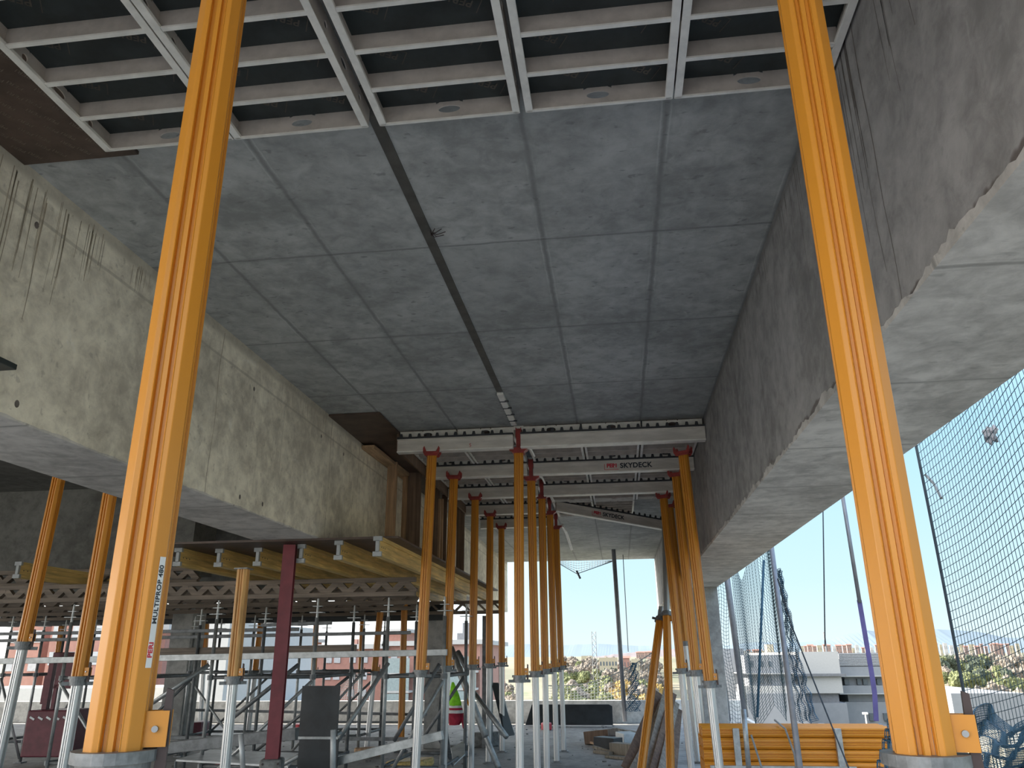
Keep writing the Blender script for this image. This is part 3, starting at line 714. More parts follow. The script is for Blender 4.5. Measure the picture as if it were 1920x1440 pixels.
tower(560, 679, 14.2, 1.3, 2.345, 'rear scaffold tower behind the black board', diag=-1)
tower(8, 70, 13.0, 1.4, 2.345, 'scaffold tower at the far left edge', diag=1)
# long horizontals
def hbar(x0, y0, x1, y1, Y, m, h, label, name='scaffold_beam', w=0.06, cat='beam', zfix=None):
    a = aY(x0, y0, Y); c = aY(x1, y1, Y); b = MB(); b.bar(a, c, w, h); return tag(b.build(name, m, bevel=.004), label, cat)
hbar(-60, 1241, 838, 1223, 9.95, 'galv', 0.075, 'long grey aluminium beam clamped across the scaffold towers')
hbar(220, 1224, 668, 1216, 11.95, 'truss', 0.11, 'dark timber beam resting just above the long aluminium beam')
hbar(-80, 1190, 560, 1180, 11.85, 'galvdark', 0.05, 'upper scaffold tube crossing behind the left props', 'scaffold_tube', .05, 'tube')
hbar(-80, 1203, 770, 1186, 12.1, 'galvdark', 0.05, 'scaffold tube crossing the whole left bay below the truss', 'scaffold_tube', .05, 'tube')
hbar(490, 1172, 622, 1168, 11.6, 'galvdark', 0.05, 'short scaffold tube ending right of the dark red post', 'scaffold_tube', .05, 'tube')
hbar(300, 1330, 800, 1340, 14.9, 'galvdark', 0.045, 'low guard tube running behind the towers', 'scaffold_tube', .05, 'tube')
hbar(520, 1353, 800, 1354, 15.6, 'galvdark', 0.03, 'thin lower guard wire behind the towers', 'scaffold_tube', .03, 'tube')
hbar(300, 1383, 790, 1386, 12.4, 'galvdark', 0.05, 'lowest horizontal tube across the towers', 'scaffold_tube', .05, 'tube')
hbar(240, 1410, 560, 1375, 9.2, 'galvdark', 0.12, 'grey plank laid low across the left towers', 'scaffold_plank', .2, 'plank')
hbar(560, 1445, 830, 1378, 9.2, 'galv', 0.09, 'grey ledger sloping up to the right at the foot of the towers', 'scaffold_plank', .1, 'plank')
def diag(x0, y0, Y0, x1, y1, Y1, m, r, label, name='brace_tube'):
    b = MB(); b.tube(aY(x0, y0, Y0), aY(x1, y1, Y1), r, 8); return tag(b.build(name, m, smooth=True), label, 'tube', 'loose brace tubes')
diag(392, 1246, 9.9, 286, 1318, 9.6, 'galv', 0.026, 'brace tube sloping down left in front of the grey column')
diag(728, 1243, 9.9, 600, 1440, 9.4, 'galv', 0.028, 'long brace tube sloping down left from the right tower')
diag(560, 1246, 10.0, 436, 1346, 9.7, 'galvdark', 0.026, 'brace tube passing behind the mustard prop')
diag(824, 1245, 10.1, 738, 1390, 9.8, 'galvdark', 0.024, 'brace tube left of the front left row prop')
diag(640, 1372, 9.3, 520, 1440, 8.9, 'galv', 0.024, 'low brace tube in front of the black board')
diag(625, 1368, 8.6, 624, 1445, 8.6, 'paleplate', 0.030, 'short pale upright tube in front of the black board')
diag(452, 1376, 8.4, 456, 1450, 8.4, 'paleplate', 0.028, 'short pale upright tube right of the mustard prop')
diag(846, 1215, 13.5, 910, 1380, 12.6, 'galv', 0.05, 'leaning grey tube carrying the green jacket')
diag(852, 1240, 14.2, 935, 1440, 12.8, 'galv', 0.045, 'second leaning grey tube right of the green jacket')
diag(862, 1252, 14.0, 882, 1320, 13.6, 'orange', 0.05, 'leaning orange tube behind the green jacket')
diag(888, 1298, 13.2, 950, 1382, 12.6, 'galv', 0.04, 'leaning grey tube behind the third left row prop')
diag(858, 1222, 15.0, 880, 1262, 14.8, 'galvdark', 0.05, 'dark tube stub above the green jacket')
# truss debris at rack top
# dark steel column behind the left row
b = MB(); x = aY(913, 1200, 15.6).x; b.box(x-0.09, x+0.09, 15.6, 15.78, 0, 2.34); tag(b.build('steel_column', 'galvdark'), 'dark steel column behind the fourth prop of the left row', 'column')
b = MB(); x = aY(937, 1200, 15.3).x; b.box(x-0.02, x+0.02, 15.3, 15.34, 0.0, 2.34); tag(b.build('net_post', 'pole'), 'thin dark post just left of the rear left row prop', 'post')

# standing boards
def sheet(pts, t, nrm, m, label, name='plywood_board', cat='board', group=None):
    b = MB(); b.poly(pts, t, nrm); return tag(b.build(name, m, bevel=.003), label, cat, group)
x0, x1 = aY(566, 1300, 9.0).x, aY(636, 1300, 9.0).x; zt = aY(600, 1286, 9.0).z
t = empty('board_stack', (0, 0, 0), 0, 'tall black film-faced board standing upright among the scaffold', 'board')
b = MB(); b.box(x0, x1, 9.0, 9.03, zt-0.50-0.02, zt); b.build('upper_board', 'blackboard', t)
b = MB(); b.box(x0+0.01, x1+0.02, 9.0, 9.03, 0, zt-0.54); b.build('lower_board', 'blackboard', t)
b = MB(); b.box(x0, x1+0.02, 8.985, 9.0, zt-0.545, zt-0.52); b.build('joint_batten', 'galv', t)
P = lambda x, y, Y: aY(x, y, Y)
sheet([P(921, 1280, 15.8), P(934, 1280, 15.9), P(965, 1378, 14.6), P(946, 1382, 14.2)], 0.03, (0, 1, 0), 'blackboard', 'dark narrow board leaning behind the fourth left row prop')
sheet([P(944, 1300, 15.9), P(954, 1345, 15.4), P(964, 1380, 15.0), P(934, 1378, 14.8)], 0.03, (0, 1, 0), 'paleplate', 'pale triangular sheet leaning behind the rear left row prop')
sheet([P(818, 1382, 11.8), P(828, 1296, 12.6), P(826, 1290, 12.6), P(850, 1440, 11.6)], 0.02, (0, 1, 0), 'galvdark', 'grey sheet leaning against the board-marked column')
sheet([P(845, 1405, 11.6), P(872, 1390, 11.9), P(872, 1416, 11.3), P(851, 1436, 11.0)], 0.02, (0, 0, 1), 'paleplate', 'small pale sheet lying on the floor by the second left row prop')
# low dark plate against the parapet
xa, xb = aY(985, 1350, 20.3).x, aY(1149, 1350, 20.3).x
sheet([(xa, 20.3, 0.03), (xb, 20.3, 0.03), (xb, 20.42, 0.44), (xb-0.08, 20.42, 0.48), (xa+0.15, 20.42, 0.48)], 0.04, (0, 1, 0), 'blackboard', 'low long dark grey plate against the far parapet')
# board corner poking in at the left
c = aZ(31, 694, 3.0); sheet([(c.x, c.y, 3.0), (c.x-0.0, c.y-0.9, 3.0), (c.x-0.15, c.y-0.9, 3.0), (c.x-0.15, c.y, 3.0)], 0.03, (0, 0, 1), 'blackply', 'dark board corner sticking out from the left beam', 'board_corner')

# ================================================================== JACKET hanging on a tube
J = lambda x, y, dy=0: aY(x, y, 13.0+dy)
t = empty('work_jacket', J(850, 1360), 0, 'fluorescent green and red reflective work jacket hanging on a leaning tube', 'jacket')
def hang(ring_rows, name, m, parent):
    # rows: (xl, xr, y, depth)
    b = MB(); n = 14; vs = []; fs = []
    for k, (xl, xr, y, dp) in enumerate(ring_rows):
        cx = (xl+xr)/2; hw = (xr-xl)/2
        for i in range(n):
            a = 2*PI*i/n; w = 1+0.12*math.sin(a*5+k)
            p = J(cx+hw*math.cos(a)*1.0, y, 0); p = p + Vector((0, dp*math.sin(a)*w, 0)); vs.append(p)
    m_ = len(ring_rows)
    for k in range(m_-1):
        for i in range(n): fs.append((k*n+i, k*n+(i+1) % n, (k+1)*n+(i+1) % n, (k+1)*n+i))
    fs.append(tuple(range(n))); fs.append(tuple((m_-1)*n+i for i in reversed(range(n))))
    b.add(vs, fs); o = b.build(name, m, None, True); o.parent = parent; o.matrix_parent_inverse = Matrix.Translation(-Vector(parent.location)); return o
hang([(847, 851, 1279, .02), (845, 855, 1288, .05), (843, 861, 1303, .08), (842, 865, 1318, .10), (843, 865, 1323, .10)], 'green_yoke', 'hivis', t)
hang([(842, 866, 1322.5, .105), (842, 867, 1327, .11)], 'reflective_band', 'reflect', t)
hang([(842, 867, 1327, .105), (842, 868, 1331, .105)], 'red_stripe', 'hired', t)
hang([(841, 868, 1331, .112), (841, 869, 1337, .112)], 'reflective_band', 'reflect', t)
hang([(841, 869, 1337, .11), (841, 868, 1348, .11), (842, 862, 1359, .10)], 'red_hem', 'hired', t)
hang([(862, 870, 1337, .05), (865, 872, 1352, .05), (868, 873, 1366, .045)], 'sleeve', 'hired', t)

# ================================================================== RED SKIP at the left
cx = aY(118, 1300, 13.0).x
t = empty('steel_skip', (cx, 13.0, 0), R(4), 'dark red steel bucket frame standing behind the far left props', 'skip')
b = MB(); b.box(-0.36, 0.34, -0.3, 0.3, 0.12, 0.82); b.build('body', 'darkred', t, bevel=.02)
b = MB()
for k in range(5): b.bar((-0.30+0.14*k, -0.305, 0.72), (-0.22+0.14*k, -0.305, 0.68), 0.012, 0.03)
b.build('slot', 'paleplate', t)
b = MB(); b.box(-0.30, -0.22, -0.05, 0.05, 0.82, 1.62); b.box(0.16, 0.24, -0.05, 0.05, 0.82, 1.55); b.box(-0.34, -0.30, -0.05, 0.05, 0.9, 1.35); b.box(-0.15, -0.09, -.05, .05, .82, 1.2); b.build('upright', 'darkred', t)
b = MB(); b.box(-0.16, 0.18, -0.05, 0.05, 1.14, 1.72); b.box(-0.26, 0.2, -0.05, 0.05, 1.62, 1.72); b.build('back_plate', 'darkred', t, bevel=.01)

# ================================================================== TIMBER leaning in the right corner + offcuts
for i, (xt, yt, xb, yb, Yt, Yb, m, w) in enumerate([(1236, 1300, 1176, 1436, 13.9, 12.7, 'brownboard', .16), (1246, 1312, 1196, 1440, 13.8, 12.6, 'timber_grey', .13), (1252, 1290, 1214, 1440, 13.7, 12.5, 'timber_grey', .12),
        (1262, 1300, 1226, 1440, 13.7, 12.4, 'brownboard', .12), (1268, 1318, 1240, 1440, 13.6, 12.4, 'timber_grey', .10), (1244, 1330, 1186, 1440, 13.6, 12.55, 'timber_grey', .08), (1272, 1330, 1262, 1440, 13.6, 12.6, 'brownboard', .12)]):
    b = MB(); a = aY(xt, yt, Yt); c = aY(xb, yb, Yb); d = (c-a); c = a + d*((0.03-a.z)/d.z); b.bar(a, c, w, 0.03, (0.3, -1, 0.3))
    tag(b.build('leaning_plank', m, bevel=.004), ['wide dark plank leaning leftmost behind the tilted orange prop', 'grey plank leaning just right of the widest dark one', 'long grey plank leaning between the two upturned props', 'brown plank leaning behind the upright upturned prop', 'grey plank leaning close to the right row props', 'narrow grey plank with its foot farthest left', 'dark plank standing steepest beside the right row props'][i], 'plank', 'planks leaning in the right corner')
offc = [((1105, 1385), (1150, 1378), 16.4, .35, .22, 'brownboard', 'brown plywood offcut topmost on the left of the scrap heap'),
        ((1118, 1372), (1186, 1388), 16.8, .09, .09, 'timber_grey', 'long pale squared timber sloping over the scrap heap'),
        ((1140, 1370), (1192, 1380), 17.3, .07, .08, 'timber_grey', 'second pale timber behind the sloping one'),
        ((1122, 1402), (1160, 1412), 15.4, .25, .22, 'blackboard', 'dark block low in the scrap heap'),
        ((1134, 1390), (1170, 1396), 16.0, .3, .18, 'wedge', 'dark crumpled piece in the middle of the scrap heap'),
        ((1116, 1410), (1146, 1421), 14.9, .10, .05, 'timber_grey', 'pale plank end on the floor in front of the scrap heap'),
        ((1168, 1385), (1184, 1390), 15.8, .3, .25, 'paleplate', 'pale upright offcut at the right of the scrap heap'),
        ((1150, 1412), (1190, 1420), 14.8, .2, .18, 'timber_grey', 'grey timber block beside the leaning planks'),
        ((1108, 1392), (1128, 1398), 15.9, .05, .04, 'timber', 'thin pale lath under the plywood offcut'),
        ((1126, 1378), (1176, 1402), 16.3, .07, .05, 'timber_y', 'pale batten crossing the middle of the scrap heap'),
        ((1150, 1366), (1196, 1374), 17.6, .12, .04, 'timber_grey', 'flat grey board at the back of the scrap heap'),
        ((1112, 1400), (1150, 1424), 15.0, .05, .05, 'timber_grey', 'slanting grey batten at the front left of the scrap heap'),
        ((1160, 1398), (1192, 1424), 14.9, .10, .05, 'brownboard', 'dark board end under the leaning planks'),
        ((1136, 1418), (1182, 1432), 14.2, .06, .04, 'timber_grey', 'short pale lath lying frontmost before the scrap heap')]
for (p, q, Y, w, h, m, lb) in offc:
    a = aY(p[0], p[1], Y); c = aY(q[0], q[1], Y-0.3); zz = max(h/2+0.002, (a.z+c.z)/2); a.z = max(h/2, a.z); c.z = max(h/2, c.z)
    b = MB(); b.bar(a, c, w, h); tag(b.build('timber_offcut', m, bevel=.006), lb, 'timber', 'scrap timber heap')
b = MB(); a = aY(1622, 1337, 40); b.path([(a.x, 40, GZ), (a.x, 40, a.z)], 0.03, 8); b.box(a.x-.10, a.x+.10, 39.9, 40.1, a.z-.05, a.z+.03); tag(b.build('lamp_post', 'white'), 'thin white lamp post outside just right of the storage rack', 'lamp post')
# small debris on the floor
b = MB()
for k in range(260):
    x = random.uniform(-8, 2.6); y = random.uniform(10, 20.5); s = random.uniform(.008, .03); b.x = Matrix.Translation((x, y, s*.3)) @ Matrix.Rotation(random.uniform(0, 6), 4, 'Z'); b.box(-s, s, -s*.6, s*.6, -s*.3, s*.3)
b.x = Matrix.Identity(4); tag(b.build('rubble', 'rubble'), 'small crumbs and chips scattered over the concrete floor', 'rubble', None, 'stuff')
for i, (x, y, Y, w, h, m, lb) in enumerate([(1395-540, 1400, 14.5, .5, .15, 'rubble', 'low grey rubble heap behind the second left row prop'), (690, 1396, 14.2, .55, .14, 'timber', 'reddish timber block lying right of the black board'),
        (910, 1395, 15.8, .6, .25, 'rubble', 'dark heap of scrap behind the fourth left row prop'), (770, 1392, 12.8, .9, .12, 'yellow', 'yellow girder piece lying behind the right tower'), (430, 1405, 12.0, .5, .18, 'redsteel', 'red clamp bundle on the floor left of the red post'),
        (372, 1368, 16.2, .6, .4, 'darkred', 'dark red sack heap behind the left tower'), (1025, 1372, 19.4, .5, .15, 'redink', 'small red can row by the dark parapet plate'), (560, 1370, 19.0, .5, .15, 'redink', 'small red machine seen right of the dark red post')]):
    c = aY(x, y, Y); c.z = h/2; b = MB(); b.x = Matrix.Translation(c) @ Matrix.Rotation(0.3*i, 4, 'Z')
    n = 9; prof = [(w/2*math.cos(2*PI*k/n)*(1+.25*nrandom(k, i)), .5*w/2*math.sin(2*PI*k/n)*(1+.25*nrandom(k, i+9))) for k in range(n)]
    b.prism(prof, -h/2, h/2); tag(b.build('floor_scrap', m, bevel=.03), lb, 'scrap')
# pale sheets lying bottom left
for i, (pts, z, lb) in enumerate([([(90, 1440), (150, 1420), (250, 1425), (235, 1470)], 0.62, 'pale metal sheet at the foot of the big left prop'), ([(330, 1424), (395, 1405), (560, 1412), (540, 1436)], 0.45, 'long pale sheet lying between the left tower and the red post')]):
    b = MB(); b.poly([aZ(x, y, z) if z < CH else None for x, y in pts], 0.02, (0, 0, -1)); t = b.build('metal_sheet', 'paleplate'); tag(t, lb, 'sheet')
    q = [aZ(x, y, z) for x, y in pts]
    for k, p in enumerate(q): b = MB(); b.tube((p.x, p.y, 0), (p.x, p.y, z-0.02), 0.015, 6); b.build('trestle_leg', 'galvdark', t)

# ================================================================== STACK OF ORANGE PROPS IN A RACK
SY = 9.9; sx0, sx1 = aY(1318, 1400, SY).x, aY(1612, 1400, SY).x; lay = 0.122; zb = 0.09
t = empty('storage_rack', (sx0, SY, 0), 0, 'grey steel rack holding a stack of orange props by the right edge', 'rack')
for x in (aY(1380, 1400, SY).x-sx0, aY(1570, 1400, SY).x-sx0):
    for y in (-0.10, 0.62):
        b = MB(); b.box(x-0.035, x+0.035, y-0.03, y+0.03, 0, 0.80); b.build('upright', 'galv', t, bevel=.004)
    b = MB(); b.box(x-0.03, x+0.03, -0.1, 0.62, 0.02, 0.08); b.build('cross_bar', 'galv', t)
b = MB(); b.box(0.05, sx1-sx0-0.1, -0.15, -0.11, 0.40, 0.425); b.build('side_bar', 'galv', t)
b = MB(); b.path([(0.62, -0.17, 0.02), (0.60, -0.17, 0.4), (0.52, -0.17, 0.74)], 0.011, 8); b.path([(0.98, -0.17, 0.0), (0.96, -0.17, 0.55), (0.90, -0.14, 0.80), (0.82, 0, 0.88)], 0.011, 8); b.build('tie_rod', 'ropegrey', t)
nm = ['bottom', 'second', 'third', 'fourth', 'fifth', 'top']
for k in range(6):
    for j in range(4):
        L = sx1-sx0 + random.uniform(-.03, .03); z = zb+0.062+lay*k; y = SY+0.0+0.155*j
        if k == 5 and j == 3: continue
        t = empty('stored_prop', (sx0, y, z), 0, '', 'prop', 'props stored in the rack')
        t['label'] = ('orange prop stored on the rack, %s layer, ' % nm[k]) + ['frontmost', 'second from the front', 'third from the front', 'rearmost'][j]
        def tb(b):
            b.x = Matrix.Rotation(PI/2, 4, 'Y'); b.prism(prop_profile(0.112), 0, 2.02); b.x = Matrix.Identity(4)
        part('stub', 'outer_tube', 'orange', t, tb)
        def en(b):
            b.tube((2.02, 0, 0), (2.06, 0, 0), 0.058, 14); b.tube((2.06, 0, 0), (2.10, 0, 0), 0.04, 10)
        part('stubend', 'end_cap', 'nut', t, en)

# ================================================================== NET POLES, ROPES, NETS
def pole(x0, y0, x1, y1, X, r, m, label, name='net_pole', cat='pole', flat=None):
    a = aX(x0, y0, X); c = aX(x1, y1, X); d = c-a
    b = MB()
    b.path([a, c], r, 8); return tag(b.build(name, m, smooth=True), label, cat)
def poleY(x0, y0, x1, y1, Y, r, m, label, name='net_pole', cat='pole', ext=0.0):
    a = aY(x0, y0, Y); c = aY(x1, y1, Y); d = (c-a); a = a - d*ext; b = MB(); b.path([a, c], r, 8)
    return tag(b.build(name, m, smooth=True), label, cat)
b = MB(); b.path([aY(1438, 960, 11.6), aY(1500, 1442, 9.3)], 0.033, 10); tag(b.build('net_pole', 'pole', smooth=True), 'thick grey net pole rising in front of the storage rack', 'pole')
poleY(1360, 1060, 1398, 1345, 18.0, 0.065, 'pole', 'purplish grey net pole just right of the concrete column', ext=.35)
poleY(1394, 1330, 1404, 1442, 9.3, 0.027, 'galv', 'short grey pole with a cup in front of the rack', 'guard_pole')
poleY(1341, 1130, 1368, 1352, 16.4, 0.028, 'pole', 'thin dark pole against the concrete column', ext=.2)
poleY(1151, 1040, 1172, 1353, 21.0, 0.055, 'pole', 'dark net pole standing at the far parapet in the middle opening', ext=.4)
poleY(1168, 1040, 1178, 1222, 21.4, 0.010, 'ropegrey', 'thin cable hanging right of the far net pole', 'cable', 'cable')
poleY(1579, 925, 1612, 1130, 9.3, 0.022, 'pole', 'slim dark pole end hanging down right of the cable', 'hanging_pole')
b = MB()
pts = [(1611, 1125), (1622, 1190), (1634, 1260), (1640, 1300), (1643, 1352)]
for (p, q) in zip(pts[:-1], pts[1:]): b.bar(aY(*p, 9.3), aY(*q, 9.3), 0.05, 0.006, (0, 1, 0))
tag(b.build('lifting_strap', 'purple'), 'purple strap hanging from the slim pole beside the right prop', 'strap')
poleY(1543, 950, 1547, 1212, 11.0, 0.008, 'rope', 'thin vertical cable in the sky between the rack and the right prop', 'cable', 'cable', ext=.2)
b = MB(); b.path([aY(1458, 1085, 9.3), aY(1485, 1175, 9.25), aY(1533, 1295, 9.2), aY(1592, 1442, 9.1)], 0.008, 6); tag(b.build('guy_rope', 'rope'), 'slanting guy rope running down across the storage rack', 'rope')

def net(surf, nu, nv, r, m, label, su=40, sv=40, name='safety_net'):
    b = MB()
    for i in range(nu+1):
        u = i/nu; b.path([surf(u, j/sv) for j in range(sv+1)], r, 3, False)
    for j in range(nv+1):
        v = j/nv; b.path([surf(i/su, v) for i in range(su+1)], r, 3, False)
    t = b.build(name, m); return tag(t, label, 'net')
# right net hung outside the edge, parallel to the beam
def s_right(u, v):
    y = 8.75 - 5.6*u; z = 4.7 - 7.6*v
    x = 3.30 + 0.18*math.sin(u*3.0)*math.sin(v*2.6) + 0.04*math.sin(u*9+v*4)
    z = z + 1.05*u + 0.6*u*u*v - 0.04*math.sin(u*7)
    y = y + 0.12*math.sin(v*5+1)*(u)
    return Vector((x, y, z))
nr = net(s_right, 84, 92, 0.0034, 'netmat', 'dark square-mesh safety net hanging along the right edge', 48, 60)
b = MB(); b.path([s_right(0, v/40) + Vector((0, 0.02, 0)) for v in range(41)], 0.016, 8); b.build('border_rope', 'rope', nr)
b = MB(); p = aX(1735, 890, 3.34); b.path([p, p+Vector((0.03, -0.10, -0.12)), p+Vector((0.03, -0.22, -0.30))], 0.014, 6); b.build('rope_end', 'ropegrey', nr)
# crumpled rag caught in the net
c = aX(1858, 815, 3.42); b = MB(); n = 16; vs = []; fs = []
bm = bpy.data.meshes.new('x')
import bmesh
bmm = bmesh.new(); bmesh.ops.create_icosphere(bmm, subdivisions=3, radius=1.0)
for v in bmm.verts:
    k = 0.75 + 0.55*noise.noise(v.co*1.9+Vector((3, 1, 7))); v.co = Vector((v.co.x*.05*k, v.co.y*.13*k, v.co.z*.10*k))
    v.co = Matrix.Rotation(R(35), 3, 'X') @ v.co
bmm.to_mesh(bm); bmm.free(); bm.materials.append(simple('grey_rag', (0.33, 0.33, 0.36), 0.9, bump=.4)); o = bpy.data.objects.new('caught_rag', bm); COL.objects.link(o); o.location = c; tag(o, 'small grey rag caught in the right safety net', 'rag')
# drooping curtain net behind
def s_mid(u, v):
    a = aY(1374, 1100, 17.4); c = aY(1457, 1100, 14.2); p = a.lerp(c, u)
    z = 3.75 - 3.0*v
    k = math.sin(PI*min(1, u/0.62)) if u < 0.62 else 0
    sag = 0.75*k*(1-0.3*v) + (0.22*math.sin(PI*(u-0.62)/0.38) if u > 0.62 else 0)
    return Vector((p.x + 0.10*math.sin(u*11)*(.4+v*.3), p.y + 0.22*math.sin(u*PI*2.0), z - sag))
net(s_mid, 26, 50, 0.0042, 'netmat', 'drooping curtain of safety net between two poles at the right', 50, 24)
poleY(1432, 1050, 1420, 1345, 14.6, 0.022, 'netblue', 'blue rope hanging in the middle of the drooping net', 'hanging_rope', 'rope')
# narrow far net, left of that
def s_far(u, v):
    a = aY(1343, 1150, 19.5); c = aY(1366, 1150, 19.0); p = a.lerp(c, u); return Vector((p.x+0.05*math.sin(v*9), p.y, 3.7-3.65*v+0.04*math.sin(u*6)))
net(s_far, 5, 46, 0.005, 'netmat', 'narrow strip of net between the column and the purplish pole', 10, 30)
# bunched blue fringe beside the thick pole
def s_fringe(u, v):
    xl = 1459 + (1493-1459)*v; xr = 1463 + (1533-1463)*v**1.15; x = xl+(xr-xl)*u; y = 1070 + (1352-1070)*v
    p = aY(x, y, 13.2-0.3*v); return p + Vector((0.015*math.sin(v*37+u*9), 0.12*math.sin(u*26)+0.05*math.sin(v*60), 0.03*math.sin(u*13+v*8)))
net(s_fringe, 15, 84, 0.0038, 'netblue', 'bunched blue net gathered along the thick grey pole', 30, 90)
# bundle hanging at the far parapet
def s_bun(u, v):
    w = (8+16*v)*(u-0.5); p = aY(1188+w, 1243+90*v, 20.9); return p+Vector((0.04*math.sin(v*30+u*8), 0.12*math.sin(u*22), 0))
net(s_bun, 10, 26, 0.008, 'netblue', 'dark blue bunched net hanging at the far parapet', 20, 30)
# sagging net low across the far opening
def s_low(u, v):
    x = 1020 + 215*u; top = 1285 - 70*u*u*1.0 + 6*math.sin(u*PI); p = aY(x, top+(1345-top)*v, 21.8); return p
nl = net(s_low, 34, 12, 0.006, 'ropegrey', 'fine grey net sagging across the far opening', 30, 6)
b = MB(); b.path([s_low(i/30, 0) for i in range(31)], 0.014, 6); b.build('border_rope', 'ropegrey', nl)
# torn net hanging from the far slab edge with a cord and a wooden toggle
def s_top(u, v):
    x0, x1 = 1040, 1150; x = x0+(x1-x0)*u; yb = 1052+ (22 if u < .38 else 22*(1-(u-.38)/.62))*1.0
    yb = 1052 + 24*(min(u/.38, 1) if u < .38 else (1-u)/.62); return aY(x, 1051+(yb-1051)*v, 23.42)
nt = net(s_top, 22, 5, 0.006, 'ropegrey', 'small torn net hanging below the far slab edge', 30, 4)
b = MB(); b.path([s_top(0, 1), s_top(.38, 1), s_top(1, 1)], 0.012, 6); b.build('border_rope', 'rope', nt)
b = MB(); b.path([aY(1081, 1070, 23.2), aY(1088, 1085, 23.2)], 0.03, 8); b.build('toggle', 'rope', nt)
# white net triangle in the left bay in front of brick block
def s_tri(u, v):
    x = 637 + (545-0)*0 + 0; xa = 662 - 60*v; xb = 662+45*v; return aY(xa+(xb-xa)*u, 1252+90*v, 21.9)
net(s_tri, 18, 22, 0.006, 'ropegrey', 'tent-shaped grey net before the brick apartment block', 10, 10)
poleY(661.5, 1250, 662, 1345, 21.9, 0.02, 'pole', 'thin post carrying the tent-shaped net')
# dark blue net heap at the lower right
def s_heap(u, v):
    x = 1806+18*(1-v) + 140*u; y = 1345 + 120*v - 22*math.sin(u*9)*(1-v); p = aX(x, y, 3.2+0.25*math.sin(u*7+v*3)); return p + Vector((0, 0.05*math.sin(u*23+v*9), 0.03*math.sin(v*29+u*5)))
net(s_heap, 110, 70, 0.003, 'netblue', 'heap of gathered dark blue net low at the right edge', 60, 60)
def s_tri2(u, v):
    xa = 1676-35*v; xb = 1676+25*v; p = aY(xa+(xb-xa)*u, 1330+125*v, 6.2); return p + Vector((0, 0.06*math.sin(u*20), 0.02*math.sin(v*40)))
net(s_tri2, 16, 30, 0.0035, 'netblue', 'tapering blue net just left of the right prop foot', 24, 40)
# grey concrete stub corner near right prop base is the floor edge guard
b = MB(); b.bar((3.0, 4.5, 0.05), (3.0, 21.3, 0.05), 0.1, 0.1); tag(b.build('edge_kerb', 'parapet'), 'low concrete kerb along the right floor edge', 'kerb')

# ================================================================== OUTSIDE

q = NT('field_ground'); pos = q.n('ShaderNodeNewGeometry').outputs['Position']
n1 = q.noise(pos, 0.012, 6, 0.6); n2 = q.noise(pos, 0.12, 6, 0.7)
c = q.mix(q.ramp(n1, 0.42, 0.58), (0.095, 0.095, 0.06), (0.17, 0.15, 0.10)); c = q.mix(q.ramp(n2, 0.5, 0.7), c, (0.10, 0.12, 0.06))
q.set('Base Color', c); q.set('Roughness', 0.95); MT['ground'] = q.m
def terr(Y):
    f = max(0.0, min(1.0, (Y-250)/220.0)); return GZ + 13.6*f*f*(3-2*f)
def terrn(x, Y): return terr(Y) + (0.9*noise.noise(Vector((x*.012, Y*.012, 0))) if Y > 60 else 0)
b = MB(); ysr = [-3000, -300, 0, 60, 120, 180, 230]+[250+18*k for k in range(14)]+[560, 700, 1000, 2000, 4000, 9000]; xsr = [-4000, -1500, -600]+[-300+30*k for k in range(31)]+[1000, 2000, 4500]
vs = [(x, y, terrn(x, y)) for y in ysr for x in xsr]; n_ = len(xsr)
fs = [(r*n_+c, r*n_+c+1, (r+1)*n_+c+1, (r+1)*n_+c) for r in range(len(ysr)-1) for c in range(n_-1)]
b.add(vs, fs); struct(b, 'floor_outside', 'ground')
MT['brick'] = simple('pink_brick', (0.293, 0.15, 0.122), 0.8, var=0.08, scale=3, coord='w')
MT['brickpale'] = simple('pale_pink_brick', (0.319, 0.173, 0.141), 0.8, var=0.08, scale=3, coord='w')
MT['townbrick'] = simple('muted_brick', (0.251, 0.175, 0.152), 0.8, var=0.1)  # less saturated copy of the brick for the far town
MT['cream'] = simple('cream_render', (0.351, 0.313, 0.23), 0.8, var=0.05)
MT['whitewall'] = simple('white_render', (0.396, 0.396, 0.389), 0.7, var=0.03)
MT['greyclad'] = simple('grey_cladding', (0.217, 0.23, 0.249), 0.6, var=0.05, scale=2)
MT['louvre'] = simple('louvre_grey', (0.154, 0.16, 0.173), 0.6)
MT['winframe'] = simple('white_shutter', (0.351, 0.364, 0.383), 0.5)
MT['glass'] = simple('window_glass', (0.08, 0.10, 0.12), 0.15)
MT['balc'] = simple('greenish_balcony_glass', (0.23, 0.287, 0.293), 0.3)
MT['roof'] = simple('red_roof_tiles', (0.258, 0.129, 0.099), 0.8, var=0.15)
MT['asphalt'] = simple('road_asphalt', (0.192, 0.198, 0.211), 0.8, var=0.1, coord='w', scale=.5)
MT['leaf_olive'] = simple('olive_leaves', (0.109, 0.122, 0.051), 0.9, var=0.4, scale=1.2)
MT['leaf_gold'] = simple('golden_leaves', (0.293, 0.198, 0.064), 0.9, var=0.35, scale=1.2)
MT['leaf_dark'] = simple('dark_leaves', (0.045, 0.058, 0.038), 0.9, var=0.4, scale=1.2)
MT['leaf_grey'] = simple('bare_twigs', (0.166, 0.141, 0.115), 0.9, var=0.3, scale=1.2)
MT['bark'] = simple('bark', (0.12, 0.09, 0.07), 0.9)
MT['hill'] = simple('hazed_hill', (0.1, 0.14, 0.175), 1.0, var=0.06, scale=.002, coord='w')  # aerial haze put into the base colour as a bluish tint
MT['hill2'] = simple('nearer_hill', (0.111, 0.094, 0.1), 1.0, var=0.15, scale=.01, coord='w')

